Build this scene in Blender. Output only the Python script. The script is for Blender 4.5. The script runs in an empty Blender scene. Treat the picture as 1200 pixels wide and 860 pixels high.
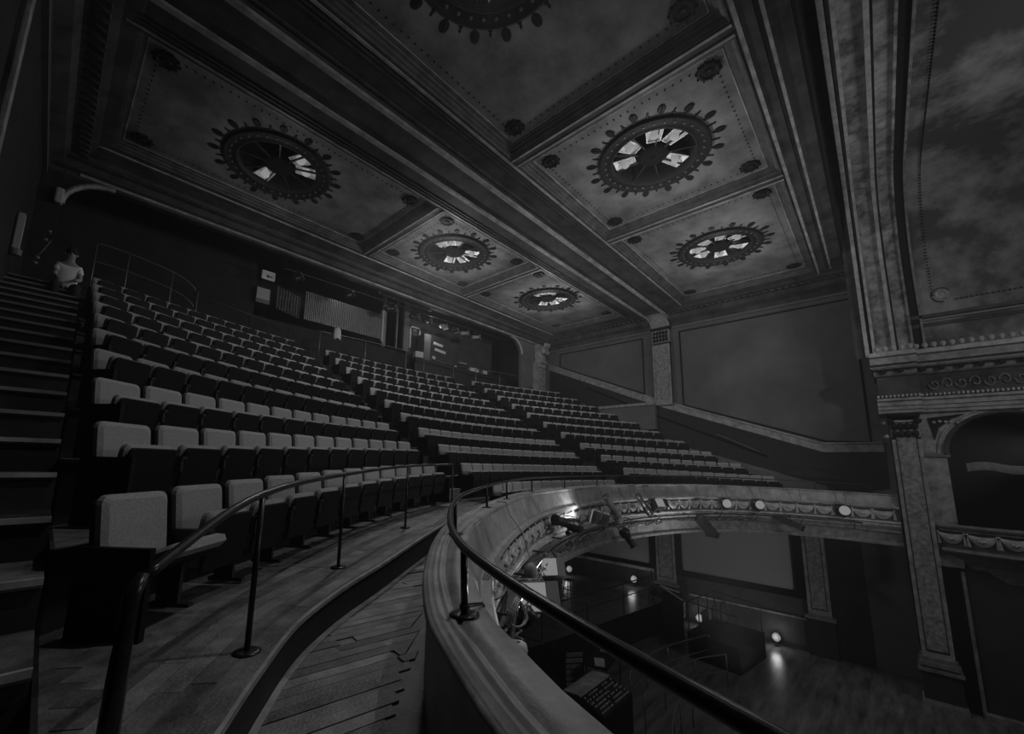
import bpy, math, random
from mathutils import Vector, Matrix
random.seed(7)
HAZE = .0028
PI = math.pi
SC = bpy.context.scene
C = SC.collection
E0 = 7.1                      # height of the lens above the stalls floor; z below is measured from the lens

# ------------------------------------------------------------------ camera
def make_camera():
    yaw, pit, rol = [math.radians(v) for v in (44.318, 9.4197, 1.2397)]
    fw = Vector((math.cos(yaw)*math.cos(pit), math.sin(yaw)*math.cos(pit), math.sin(pit)))
    rt = Vector((math.sin(yaw), -math.cos(yaw), 0)); up = rt.cross(fw)
    r2 = math.cos(rol)*rt + math.sin(rol)*up; u2 = -math.sin(rol)*rt + math.cos(rol)*up
    cd = bpy.data.cameras.new('camera'); cam = bpy.data.objects.new('camera', cd); C.objects.link(cam)
    m = Matrix((r2, u2, -fw)).transposed().to_4x4(); m.translation = Vector((0, 0, E0)); cam.matrix_world = m
    cd.sensor_width = 36; cd.lens = 36*486.09/1200
    cd.shift_x = 43.4/1200; cd.shift_y = 33.1/1200; cd.clip_start = .05; cd.clip_end = 200
    SC.camera = cam
make_camera()

# ------------------------------------------------------------------ world, exposure
SC.view_settings.view_transform = 'Standard'; SC.view_settings.look = 'None'
SC.view_settings.gamma = 1; SC.view_settings.exposure = 0.0
w = bpy.data.worlds.new('world'); SC.world = w; w.use_nodes = True
w.node_tree.nodes['Background'].inputs[0].default_value = (1, 1, 1, 1)
w.node_tree.nodes['Background'].inputs[1].default_value = 0.0045

vsc = w.node_tree.nodes.new('ShaderNodeVolumeScatter')      # thin haze in the air
vsc.inputs['Density'].default_value = HAZE; vsc.inputs['Anisotropy'].default_value = .2
w.node_tree.links.new(vsc.outputs[0], w.node_tree.nodes['World Output'].inputs['Volume'])

def lamp(kind, loc, power, size=.3, target=None, name='light', spot=None, blend=.6):
    d = bpy.data.lights.new(name, kind); d.energy = power
    if kind == 'AREA': d.size = size
    else: d.shadow_soft_size = size
    if spot: d.spot_size = math.radians(spot); d.spot_blend = blend
    o = bpy.data.objects.new(name, d); C.objects.link(o); o.location = (loc[0], loc[1], loc[2]+E0)
    if target is not None:
        v = Vector((target[0], target[1], target[2]+E0)) - o.location
        o.rotation_euler = v.to_track_quat('-Z', 'Y').to_euler()
    return o
# unseen lights added as fill, plus a front-of-house spot placed by the rail shadow
lamp('AREA', (14, -7.0, 5.5), 230, 3.0, (12, 10, 1), 'stage_fill')  # broad area fill added on the stage side
lamp('SPOT', (14.0, 3.2, -5.4), 1350, .8, (15.6, 6.0, 8.2), 'ceiling_fill', 82, 1.0)  # added low in the stalls to brighten the ceiling
lamp('SPOT', (4.6, .45, 7.5), 430, .10, (2.3, 3.6, -1.0), 'front_of_house_light', 62, .8)
lamp('SPOT', (13.0, -4.0, 6.0), 420, .2, (22.4, 4.0, 2.4), 'wall_fill', 36, .9)  # unseen spot added for the lighter patch on the far wall

lamp('SPOT', (12.5, -2.5, .6), 560, .1, (7.0, 5.2, -.95), 'parapet_fill', 46, .9)  # added spot brightening the left part of the parapet
lamp('SPOT', (12.0, -3.5, -3.0), 360, .1, (20.5, 4.5, -2.0), 'parapet_fill', 50, .8)  # second added spot, for the far parapet
lamp('SPOT', (13.0, 5.0, -3.0), 110, .1, (22.3, 7.0, -3.9), 'screen_fill', 56, .5)  # added to light the screens evenly, no projector stands here
lamp('SPOT', (7.5, 9.3, 7.7), 640, .2, (7.6, 10.3, 0), 'seat_fill', 150, .9)  # overhead fill added to lift the seat tops
lamp('SPOT', (16.0, 8.9, 7.7), 300, .2, (16.0, 9.8, 0), 'seat_fill', 130, .9)  # added overhead fill for the right-hand seats
lamp('POINT', (13.2, 15.9, 6.7), 14, .1, None, 'gallery_fill')  # bare point added to make the booth gear brighter
lamp('POINT', (8.6, 16.2, 7.4), 5, .1, None, 'gallery_fill')  # another added point, on the shutter side
# ------------------------------------------------------------------ materials
def mat(name, col, rough=.7, metal=0, var=0, scale=4, detail=6, bump=0, bscale=40, emit=0, spec=.4, stretch=None, thresh=None, col2=None):
    m = bpy.data.materials.new(name); m.use_nodes = True; nt = m.node_tree; b = nt.nodes['Principled BSDF']
    b.inputs['Roughness'].default_value = rough; b.inputs['Metallic'].default_value = metal
    b.inputs['Specular IOR Level'].default_value = spec
    c = (col, col, col, 1) if not isinstance(col, tuple) else col
    b.inputs['Base Color'].default_value = c
    tc = nt.nodes.new('ShaderNodeTexCoord'); mp = nt.nodes.new('ShaderNodeMapping')
    nt.links.new(tc.outputs['Object'], mp.inputs[0])
    if stretch: mp.inputs['Scale'].default_value = stretch
    if var or thresh or col2 is not None:
        n = nt.nodes.new('ShaderNodeTexNoise'); n.inputs['Scale'].default_value = scale; n.inputs['Detail'].default_value = detail
        n.inputs['Roughness'].default_value = .65
        nt.links.new(mp.outputs[0], n.inputs[0])
        r = nt.nodes.new('ShaderNodeValToRGB'); nt.links.new(n.outputs[0], r.inputs[0])
        lo, hi = (thresh if thresh else (.3, .7))
        a = col*(1-var) if col2 is None else col2; d = col*(1+var) if col2 is None else col
        r.color_ramp.elements[0].position = lo; r.color_ramp.elements[0].color = (a, a, a, 1)
        r.color_ramp.elements[1].position = hi; r.color_ramp.elements[1].color = (d, d, d, 1)
        nt.links.new(r.outputs[0], b.inputs['Base Color'])
    if bump:
        n2 = nt.nodes.new('ShaderNodeTexNoise'); n2.inputs['Scale'].default_value = bscale; n2.inputs['Detail'].default_value = 5
        nt.links.new(mp.outputs[0], n2.inputs[0])
        bp = nt.nodes.new('ShaderNodeBump'); bp.inputs['Strength'].default_value = bump; bp.inputs['Distance'].default_value = .02
        nt.links.new(n2.outputs[0], bp.inputs['Height']); nt.links.new(bp.outputs[0], b.inputs['Normal'])
    if emit:
        b.inputs['Emission Color'].default_value = (1, 1, 1, 1); b.inputs['Emission Strength'].default_value = emit
    return m
M = dict(
    fabric=mat('seat_fabric', .31, .95, var=.22, scale=60, bump=.4, bscale=400, spec=.1),
    pan=mat('seat_pan_dark', .009, .6, var=.3, scale=20, spec=.15),
    iron=mat('seat_iron', .03, .4, metal=.2),
    rail=mat('rail_black', .035, .28, metal=.5, var=.3, scale=30),
    railg=mat('rail_grey', .16, .4, metal=.5),
    wood2=mat('floor_boards_dark', .09, .4, var=.7, scale=4, detail=9, bump=.35, bscale=60), wood3=mat('floor_boards_light', .21, .4, var=.7, scale=4, detail=9, bump=.35, bscale=60),
    wood=mat('floor_boards', .15, .42, var=.75, scale=3.2, detail=9, bump=.35, bscale=60, stretch=(1, 1, 1)),
    tier=mat('tier_boards', .11, .5, var=.75, scale=3.5, detail=9, bump=.3, bscale=50),
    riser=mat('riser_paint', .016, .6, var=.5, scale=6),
    nosing=mat('nosing', .3, .4, var=.5, scale=5),
    cap=mat('parapet_paint', .27, .45, var=.45, scale=3, detail=9, bump=.15, bscale=30),
    plaster=mat('swag_plaster', .40, .5, var=.45, scale=7, bump=.3, bscale=40),
    band=mat('swag_ground', .09, .7, var=.5, scale=9),
    fascia=mat('fascia', .17, .6, var=.55, scale=5, detail=8),
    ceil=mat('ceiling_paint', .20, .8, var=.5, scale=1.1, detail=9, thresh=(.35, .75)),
    ceilm=mat('ceiling_moulding', .07, .6, var=.6, scale=3, detail=8),
    gilt=mat('moulding_worn', .33, .5, var=.55, scale=3, detail=8),
    orn=mat('ornament_dark', .013, .6, var=.5, scale=12, spec=.15),
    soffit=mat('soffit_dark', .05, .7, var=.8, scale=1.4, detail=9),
    wall=mat('wall_paint', .13, .75, var=.28, scale=.5, detail=4),
    wallf=mat('wall_frame', .15, .7, var=.2, scale=2),
    pil=mat('pilaster_plaster', .30, .6, var=.5, scale=3.5, detail=9),
    marble=mat('pilaster_marble', .26, .5, var=.5, scale=9, detail=10, thresh=(.35, .65)),
    rib=mat('rib_plaster', .22, .6, var=.75, scale=2.2, detail=9, thresh=(.36, .66)),
    ribl=mat('rib_light', .36, .55, var=.4, scale=4),
    vault=mat('vault_paint', .23, .7, scale=.55, detail=7, thresh=(.42, .6), col2=.05),
    black=mat('black_cloth', .006, .9, spec=.05),
    dark=mat('dark_wall', .022, .85, var=.4, scale=2),
    metal=mat('lamp_metal', .05, .35, metal=.6, var=.4, scale=20),
    metall=mat('lamp_alu', .3, .6, metal=.2),
    white=mat('white_thing', .5, .7, var=.1, scale=10),
    grey=mat('grey_thing', .2, .7, var=.2, scale=10),
    screen=mat('screen', .34, .85, var=.04, scale=1),
    glow=mat('lamp_glow', .1, .9, emit=.2, spec=0),
    bulb=mat('bulb_glow', .1, .9, emit=.24, spec=0),
    well=mat('well_white', .7, .6, var=.3, scale=5),
    stage=mat('stalls_floor', .10, .3, var=.7, scale=2.2, detail=9, bump=.12, bscale=14, stretch=(.35, 2.2, 1)),
    deck=mat('platform_floor', .10, .25, var=.25, scale=1.5),
    corr=mat('corrugated', .26, .45, metal=.3, var=.15, scale=3),
    dado=mat('dado_dark', .05, .6, var=.4, scale=2), skinm=mat('skin_arms', .10, .6),
    skin=mat('skin', .30, .6), shirt=mat('shirt', .8, .85), shorts=mat('dark_cloth', .02, .9),
)

# ------------------------------------------------------------------ mesh helpers
class MB:
    def __init__(s): s.v = []; s.f = []
    def add(s, vs, fs):
        n = len(s.v); s.v += [tuple(v) for v in vs]; s.f += [tuple(i+n for i in f) for f in fs]; return s
    def box(s, x0, x1, y0, y1, z0, z1):
        return s.add([(x0,y0,z0),(x1,y0,z0),(x1,y1,z0),(x0,y1,z0),(x0,y0,z1),(x1,y0,z1),(x1,y1,z1),(x0,y1,z1)],
              [(0,3,2,1),(4,5,6,7),(0,1,5,4),(1,2,6,5),(2,3,7,6),(3,0,4,7)])
    def obox(s, c, sz, rz=0, rx=0, ry=0):
        m = Matrix.Translation(c) @ Matrix.Rotation(rz,4,'Z') @ Matrix.Rotation(ry,4,'Y') @ Matrix.Rotation(rx,4,'X')
        a, b, d = sz[0]/2, sz[1]/2, sz[2]/2
        vs = [m @ Vector(p) for p in [(-a,-b,-d),(a,-b,-d),(a,b,-d),(-a,b,-d),(-a,-b,d),(a,-b,d),(a,b,d),(-a,b,d)]]
        return s.add(vs, [(0,3,2,1),(4,5,6,7),(0,1,5,4),(1,2,6,5),(2,3,7,6),(3,0,4,7)])
    def tube(s, path, r, n=8, cap=True):
        path = [Vector(p) for p in path]; rings = []
        for i, p in enumerate(path):
            t = (path[min(i+1,len(path)-1)]-path[max(i-1,0)]).normalized()
            a = t.cross(Vector((0,0,1)));
            if a.length < 1e-3: a = Vector((1,0,0))
            a.normalize(); b = t.cross(a); rr = r[i] if isinstance(r,(list,tuple)) else r
            rings.append([p + rr*(math.cos(2*PI*k/n)*a + math.sin(2*PI*k/n)*b) for k in range(n)])
        vs = [v for g in rings for v in g]; fs = []
        for i in range(len(rings)-1):
            for k in range(n): fs.append((i*n+k, i*n+(k+1)%n, (i+1)*n+(k+1)%n, (i+1)*n+k))
        if cap: fs += [tuple(range(n))[::-1], tuple((len(rings)-1)*n+k for k in range(n))]
        return s.add(vs, fs)
    def grid(s, rows, close=False):
        h, wd = len(rows), len(rows[0]); vs = [p for r in rows for p in r]; fs = []
        for i in range(h-1):
            for k in range(wd if close else wd-1):
                k2 = (k+1) % wd
                fs.append((i*wd+k, i*wd+k2, (i+1)*wd+k2, (i+1)*wd+k))
        return s.add(vs, fs)
    def prism(s, poly, z0, z1):
        n = len(poly); vs = [(p[0],p[1],z0) for p in poly]+[(p[0],p[1],z1) for p in poly]
        return s.add(vs, [tuple(range(n))[::-1], tuple(range(n,2*n))]+[(i,(i+1)%n,(i+1)%n+n,i+n) for i in range(n)])
    def lathe(s, prof, c=(0,0,0), n=16, m=None):
        rows = []
        for r, z in prof: rows.append([(r*math.cos(2*PI*k/n), r*math.sin(2*PI*k/n), z) for k in range(n)])
        if m is not None: rows = [[tuple(m @ Vector(p)) for p in r] for r in rows]
        rows = [[(p[0]+c[0], p[1]+c[1], p[2]+c[2]) for p in r] for r in rows]
        return s.grid(rows, True)
    def rbox(s, w, d, z0, z1, r=.05, b=.012, tilt=0, yo=0, n=3):
        # rounded plate, wide in x, thick in y, rounded corners in xz
        def outline(ins):
            out = []; hw = w/2-ins; a0, a1 = z0+ins, z1-ins; rr = max(r-ins*.5, .004)
            for cx, cz, st in ((hw-rr,a1-rr,0),(-hw+rr,a1-rr,90),(-hw+rr,a0+rr,180),(hw-rr,a0+rr,270)):
                for k in range(n+1):
                    a = math.radians(st+90*k/n); out.append((cx+rr*math.cos(a), cz+rr*math.sin(a)))
            return out
        rows = []
        for y, ins in ((-d/2, b*1.6), (-d/2+b, 0), (d/2-b, 0), (d/2, b*1.6)):
            rows.append([(x, y+yo+(z-z0)*tilt, z) for x, z in outline(ins)])
        k = len(rows[0]); st = len(s.v); s.grid(rows, True)
        s.f.append(tuple(st+i for i in range(k))); s.f.append(tuple(st+3*k+i for i in range(k))[::-1])
        return s
    def mesh(s, name, m, smooth=False):
        me = bpy.data.meshes.new(name); me.from_pydata(s.v, [], s.f); me.materials.append(M[m] if isinstance(m, str) else m)
        if smooth: me.polygons.foreach_set('use_smooth', [True]*len(me.polygons))
        me.update(); return me
def link(name, me, parent=None, loc=None):
    o = bpy.data.objects.new(name, me); C.objects.link(o)
    if parent is not None: o.parent = parent
    if loc is not None: o.location = loc
    elif parent is None: o.location = (0, 0, E0)
    return o
def part(name, mb, m, parent, smooth=False, loc=None, label=None):
    o = link(name, mb.mesh(name, m, smooth), parent, loc)
    if label: o['label'] = label
    return o
def thing(name, label, cat, loc=(0,0,0), rz=0, group=None):
    o = bpy.data.objects.new(name, None); C.objects.link(o); o.empty_display_size = .1
    o.location = (loc[0], loc[1], loc[2]+E0); o.rotation_euler = (0,0,rz); o['label'] = label; o['category'] = cat
    if group: o['group'] = group
    return o
def struct(name, loc=(0,0,0)):
    o = bpy.data.objects.new(name, None); C.objects.link(o); o.location = (loc[0], loc[1], loc[2]+E0); o['kind'] = 'structure'; return o
def tag(o, label, cat, group=None):
    o['label'] = label; o['category'] = cat
    if group: o['group'] = group
    return o
def spline(P, n=12):
    out = []
    for i in range(len(P)-1):
        a, b, c, d = P[max(i-1,0)], P[i], P[i+1], P[min(i+2,len(P)-1)]
        for k in range(n):
            t = k/n; out.append(tuple(.5*(2*b[j]+(-a[j]+c[j])*t+(2*a[j]-5*b[j]+4*c[j]-d[j])*t*t+(-a[j]+3*b[j]-3*c[j]+d[j])*t**3) for j in range(len(b))))
    out.append(tuple(P[-1])); return out
ORD = 'zeroth first second third fourth fifth sixth seventh eighth ninth tenth eleventh twelfth thirteenth fourteenth fifteenth sixteenth'.split()

# ================================================================== BALCONY FRONT PATH
EDGE = spline([(.1,-2.2),(.3,-1.2),(.66,0),(.95,.82),(1.04,1.03),(1.15,1.25),(1.29,1.52),(1.55,1.88),(1.85,2.24),(2.54,2.94),(3.45,3.67),
    (5.31,4.75),(7.6,5.75),(10.2,6.3),(13,6.5),(15.8,5.95),(18.2,4.9),(19.75,3.4),(20.6,1.8),(20.85,.8),(20.9,.2),(20.9,-.25)], 8)
SS = [0.]
for i in range(1, len(EDGE)): SS.append(SS[-1]+math.dist(EDGE[i], EDGE[i-1]))
LEN = SS[-1]
S_REF = None
def zl(y): return -.73+.16*min(1, max(0, y/5.5))
def at_s(s, d=0, dz=0):
    s = min(max(s, 0), LEN-1e-6); lo, hi = 0, len(SS)-1
    while hi-lo > 1:
        mid = (lo+hi)//2
        if SS[mid] <= s: lo = mid
        else: hi = mid
    t = (s-SS[lo])/(SS[hi]-SS[lo]); p = [EDGE[lo][j]*(1-t)+EDGE[hi][j]*t for j in (0,1)]
    def tan(i):
        a = EDGE[max(i-1,0)]; b = EDGE[min(i+1,len(EDGE)-1)]; L = math.dist(a,b); return ((b[0]-a[0])/L, (b[1]-a[1])/L)
    ta, tb = tan(lo), tan(hi); tx, ty = ta[0]*(1-t)+tb[0]*t, ta[1]*(1-t)+tb[1]*t; L = math.hypot(tx,ty); tx/=L; ty/=L
    return Vector((p[0]+d*ty, p[1]-d*tx, zl(p[1])+dz)), Vector((tx,ty,0)), Vector((ty,-tx,0))
S_OFF = 0
for i, e in enumerate(EDGE):            # arc length of the point (.42,-.9)-like start used when the pixels were measured
    if e[1] > -.9: S_OFF = SS[i]; break
def sweep(mb, s0, s1, prof, step=.25, closed=False):
    n = max(2, int((s1-s0)/step)+1); rows = []
    for i in range(n+1):
        s = s0+(s1-s0)*i/n
        rows.append([tuple(at_s(s, d, z)[0]) for d, z in prof])
    mb.grid(rows, closed)
    if closed:
        k = len(prof); b = len(mb.v)-k*(n+1)
        mb.f.append(tuple(b+i for i in range(k))); mb.f.append(tuple(b+n*k+i for i in range(k))[::-1])
    return mb

bf = thing('balcony', 'curved plaster balcony front with grey cap and festooned band around the open well', 'balcony', (0,0,0))
mb = MB(); sweep(mb, 0, LEN, [(.03,-.66),(.03,-.05),(0,-.045),(0,-.012),(.012,0),(.07,0),(.078,-.012),(.09,-.012),(.098,0),(.118,0),(.126,-.014),(.142,-.014),(.15,0),(.29,-.004),(.3,-.02),(.3,-.05),(.2,-.08)], .12)
part('cap', mb, 'cap', bf, True)
NP = 17; s = .0
edges_s = [0, 3.0, 4.4] + [4.4+(LEN-4.4)*(i+1)/NP for i in range(NP)]
for a, b in zip(edges_s[:-1], edges_s[1:]):
    mb = MB(); prof = [(.27,-.05),(.285,-.05),(.31,-.10),(.35,-.22),(.42,-.41),(.36,-.41)]
    sweep(mb, a+.008, b-.008, prof, .2, True); part('panel', mb, 'cap', bf)
for nm, prof, m in (('moulding', [(.3,-.40),(.46,-.40),(.50,-.405),(.52,-.43),(.53,-.46),(.50,-.49),(.48,-.50),(.46,-.52),(.3,-.53)], 'cap'),
                    ('swag_band', [(.30,-.52),(.42,-.52),(.42,-.93),(.3,-.93)], 'band'),
                    ('moulding', [(.3,-.90),(.47,-.905),(.50,-.93),(.50,-.96),(.45,-.985),(.44,-1.01),(.47,-1.03),(.47,-1.06),(.42,-1.08),(.41,-1.12),(.3,-1.12)], 'plaster'),
                    ('fascia', [(.3,-1.10),(.39,-1.11),(.36,-1.2),(.42,-1.22),(.43,-1.27),(.37,-1.3),(.34,-1.58),(.38,-1.60),(.40,-1.63),(.40,-1.70),(.30,-1.72),(.1,-1.72)], 'fascia')):
    mb = MB(); sweep(mb, 0, LEN, prof, .2); part(nm, mb, m, bf)
# festoons
def swag_mesh():
    mb = MB(); W = .56; rows = []
    nu, nv = 14, 6
    for i in range(nu+1):
        u = i/nu; x = (u-.5)*W; sag = math.sin(PI*u)**.7*.21; top = .035*math.sin(PI*u)
        rows.append([(x, -(.02+.055*math.sin(PI*v/nv)*(.6+.4*abs(math.cos(5*PI*(v/nv)))) + (.012 if v in (0,nv) else 0)), .17-top-(sag+.05)*(v/nv)) for v in range(nv+1)])
    mb.grid(rows)
    for sx in (-1, 1):      # hanging ribbon tails and knot
        x = sx*W/2
        mb.add([(x-.045,-.025,-.15),(x+.045,-.025,-.15),(x+.03,-.05,-.02),(x,-.07,.17),(x-.03,-.05,-.02),(x,-.075,-.13)],
               [(0,5,4),(5,1,2),(4,5,3),(5,2,3)])
        mb.lathe([(0,-.03),(.025,-.02),(.034,0),(.025,.02),(0,.03)], (x,-.05,.17), 8)
    for k in range(3):      # fruit cluster bulging in the middle
        mb.lathe([(0,-.03),(.028,-.015),(.032,0),(.028,.015),(0,.03)], ((k-1)*.05,-.075,-.0+abs(k-1)*.02), 6)
    return mb.mesh('swag', 'plaster', True)
sw = swag_mesh(); n_sw = int((LEN-3.0)/.58)
for i in range(n_sw):
    s = 3.0+.3+i*.58; p, t, nn = at_s(s, .425, -.72)
    o = link('swag', sw, bf, p); o.rotation_euler = (0, 0, math.atan2(t.y, t.x))
# fixing pipe and its brackets
mb = MB(); mb.tube([at_s(3.0+i*.3, .72, -1.02)[0] for i in range(int((LEN-3.6)/.3))], .026, 8); part('lighting_pipe', mb, 'metal', bf, True)
i = 0; s = 3.6
while s < LEN-1:
    mb = MB(); a = at_s(s, .38, -1.0)[0]; b = at_s(s, .76, -1.02)[0]
    mb.tube([a, b], .016, 6); mb.tube([at_s(s,.38,-1.3)[0], b], .012, 6); part('bracket', mb, 'metal', bf); s += 1.7
# thin safety lines over the panel
for s in (8.9, 13.6, 17.1, 19.9, 22.3, 24.0, 25.4, 26.9):
    mb = MB(); mb.tube([at_s(s,.15,.01)[0], at_s(s,.3,.005)[0], at_s(s+.05,.36,-.2)[0], at_s(s+.1,.54,-.44)[0], at_s(s+.12,.72,-1.0)[0]], .007, 5)
    part('safety_line', mb, 'grey', bf)

# outer rail on the cap
def posts_rail(name, label, pts, base, mt, r=.017, rr=.02, plate=True, mid=None):
    t = thing(name, label, 'railing', (0,0,0))
    mb = MB(); mb.tube(spline(pts, 8), rr, 10); part('handrail', mb, mt, t, True)
    if mid:
        for m_ in mid: mb = MB(); mb.tube(spline([(p[0],p[1],p[2]+m_) for p in pts], 8), rr*.8, 8); part('middle_rail', mb, mt, t, True)
    for b, tp in base:
        mb = MB(); mb.tube([b, tp], r, 8)
        if plate: mb.lathe([(0,0),(.07,0),(.072,.006),(.05,.012),(0,.012)], b, 14)
        part('post', mb, mt, t, True)
    return t
pts = []; s = S_OFF-.9
RH = .295
for k in range(60):
    s = 1.0+k*.5
    if s > LEN-.3: break
    p, _, _ = at_s(s, .16, RH); pts.append(tuple(p))
posts = []
for s in (.4, 3.95, 5.95, 8.15, 9.55, 11.5, 13.7, 16.0, 18.4, 20.6, 22.7, 24.6, 26.4, 28.0):
    posts.append((tuple(at_s(s,.17,-.002)[0]), tuple(at_s(s,.16,RH)[0])))
posts_rail('balcony_rail', 'black tubular safety rail on posts along the top of the curved balcony cap', pts, posts, 'rail', .017, .021)

# inner rail on the first step edge
IP = [((.30,2.13-.25,-1.0),-.41),((.88,2.49,-1.0),-.19),((2.06,3.75,-.98),-.125),((3.8,5.07,-.93),-.05),((5.2,5.6,-.9),-.015)]
ip = [(.30,1.88,-.41)]; ip += [(b[0],b[1],z) for b, z in IP[1:]]
t = posts_rail('aisle_rail', 'black rail on slim posts along the raised step before the front seat row', ip, [(b,(b[0],b[1],z)) for b, z in IP[1:]], 'rail', .016, .02)
mb = MB(); mb.tube([(.30,1.88,-.40),(.27,1.86,-.46),(.265,1.86,-.7),(.26,1.86,-1.0)], [.02,.026,.03,.032], 8); part('post', mb, 'rail', t, True)

# ================================================================== SEATING TIERS
XC = 10.6
def rowC(k): return 7.93+.85*k, .0437-.00254*k
def rowY(k, x): c, a = rowC(k); return c-a*(x-XC)**2
def rowS(k, x): c, a = rowC(k); return -2*a*(x-XC)
def topZ(k, x):
    f = max(0, min(1, ((x-XC)**2-10.9)/96.2)); return (.02+.48*k)*(1-f)+(-.24+.505*k)*f
def flZ(k, x): return topZ(k, x)-.80
STEP = spline([(-.4,.2),(-.1,.75),(.14,1.2),(.36,1.58),(.58,1.86),(.84,2.22),(1.26,2.74),(1.79,3.18),(2.5,3.65),(3.43,4.3),(4.4,4.95),(5.4,5.62),(6.3,6.15),(7.15,6.6)], 8)
def edgeY(x):
    best = -9
    for a, b in zip(EDGE[:-1], EDGE[1:]):
        if min(a[0],b[0]) <= x <= max(a[0],b[0]) and a[0] > 12:
            best = max(best, a[1]+(b[1]-a[1])*(x-a[0])/(b[0]-a[0]+1e-9))
    return best
def stepY(x):
    if x > XC:
        if 14.1 < x: return max(stepY(2*XC-x), edgeY(x)+.4)
        x = 2*XC-x
    if x > 7.12: return rowY(-1, x)+.32
    for a, b in zip(STEP[:-1], STEP[1:]):
        if a[0] <= x <= b[0]: return a[1]+(b[1]-a[1])*(x-a[0])/(b[0]-a[0]+1e-9)
    return STEP[0][1]
def frontY(k, x):
    if k == 0: return stepY(x)
    return rowY(k, x)-.60*math.sqrt(1+rowS(k,x)**2)
def tierZ(k, x):
    z = flZ(k, x)
    if k == 0: z = -1.0+.12*max(0, min(1, (min(x,2*XC-x)-1.5)/5))
    return z
XL, XR = .12, 21.08
fl = struct('floor')
xs = [XL+(XR-XL)*i/84 for i in range(85)]
xs = sorted(set([round(x,3) for x in xs]+[round(.12+.06*i,3) for i in range(60)]+[7.12,7.13,14.07,14.08]))
for k in range(10):
    mb = MB()
    zz = lambda x: tierZ(k, x)
    fy = [frontY(k,x) for x in xs]; by = [frontY(k+1,x) if k < 9 else 16.0 for x in xs]
    zn = [tierZ(k+1,x) if k < 9 else 3.9 for x in xs]
    mb.grid([[(x,fy[i]-.02,zz(x)), (x,fy[i]+.02,zz(x)), (x,by[i],zz(x))] for i,x in enumerate(xs)])
    part('tier', mb, 'tier', fl)
    mb = MB(); z0 = [-1.24 if k == 0 else tierZ(k-1,x) for x in xs]
    mb.grid([[(x,fy[i],z0[i]-.02),(x,fy[i],zz(x)-.03),(x,fy[i]-.02,zz(x)-.03),(x,fy[i]-.02,zz(x))] for i,x in enumerate(xs)])
    part('riser', mb, 'riser', fl)
mb = MB(); mb.grid([[(x,stepY(x)-.028,tierZ(0,x)+.002),(x,stepY(x)-.028,tierZ(0,x)-.02)] for x in xs if x < 7.12]); mb.grid([[(x,stepY(x)-.026,tierZ(0,x)+.003),(x,stepY(x)+.012,tierZ(0,x)+.003)] for x in xs if x < 7.12]); part('nosing', mb, 'nosing', fl)
mb = MB(); mb.grid([[(x,stepY(x)-.07,-1.222),(x,stepY(x)-.005,-1.222)] for x in xs if x < 7.12]); part('floor_edging', mb, 'nosing', fl)
# boards of the first step, following its edge
SP = [q for q in STEP if q[0] > -.2]
for j in range(8):
    d0, d1 = .03+j*.115, .03+(j+1)*.115-.005; i = random.randint(0, 6)
    while i < len(SP)-3:
        m_ = min(i+random.randint(8, 14), len(SP)-1); L = []; 
        for q in range(i, m_+1):
            a, b = SP[max(q-1,0)], SP[min(q+1,len(SP)-1)]; l = math.dist(a,b); n_ = (-(b[1]-a[1])/l, (b[0]-a[0])/l)
            f = 1 if q < m_ else 1
            L.append((SP[q], n_))
        h = .001+random.uniform(0,.003); rows = []
        for (c_, n_) in L:
            A_ = (c_[0]+n_[0]*d0, c_[1]+n_[1]*d0); B_ = (c_[0]+n_[0]*d1, c_[1]+n_[1]*d1)
            if A_[0] < XL+.02 or B_[0] < XL+.02: continue
            z = tierZ(0, A_[0]); rows.append([(A_[0],A_[1],z-.01),(A_[0],A_[1],z+h),(B_[0],B_[1],z+h),(B_[0],B_[1],z-.01)])
        if len(rows) > 1:
            rows[-1] = [tuple(rows[-1][k][t_]*.96+rows[-2][k][t_]*.04 for t_ in range(3)) for k in range(4)]
            mb = MB(); mb.grid(rows); part('plank', mb, random.choice(('wood','wood2','wood','tier')), fl)
        i = m_
# end cheeks of the tiers towards the left stair
mb = MB()
for k in range(10):
    f, b = frontY(k,XL), (frontY(k+1,XL) if k < 9 else 16)
    for X in (XL-.02, XR): mb.box(X, X+.02, f, b, -1.3, tierZ(k,XL)-.001)
part('cheek', mb, 'riser', fl)
# half steps in the two inner aisles
for ax0, ax1 in ((6.02,7.12),(14.08,15.18)):
    for k in range(1, 10):
        n = 5; top = []; 
        pts_ = [ax0+(ax1-ax0)*i/n for i in range(n+1)]
        mb = MB(); rows = []
        for x in pts_:
            yb = frontY(k,x)-.001; yf = yb-.30; z1 = (tierZ(k-1,x)+tierZ(k,x))/2; z0 = tierZ(k-1,x)
            rows.append([(x,yf+.02,z0),(x,yf+.02,z1-.03),(x,yf,z1-.03),(x,yf,z1),(x,yb,z1)])
        mb.grid(rows)
        for r in (rows[0], rows[-1]): mb.add([r[0],r[1],r[3],r[4],(r[4][0],r[4][1],r[0][2])], [(0,1,2,3,4)])
        part('half_step', mb, 'tier', fl)
        mb = MB(); mb.grid([[(x,frontY(k,x)-.303,(tierZ(k-1,x)+tierZ(k,x))/2+.003),(x,frontY(k,x)-.255,(tierZ(k-1,x)+tierZ(k,x))/2+.003)] for x in pts_]); part('nosing', mb, 'nosing', fl)
        mb = MB(); mb.grid([[(x,frontY(k,x)-.024,tierZ(k,x)+.003),(x,frontY(k,x)+.03,tierZ(k,x)+.003)] for x in pts_]); part('nosing', mb, 'nosing', fl)
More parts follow.
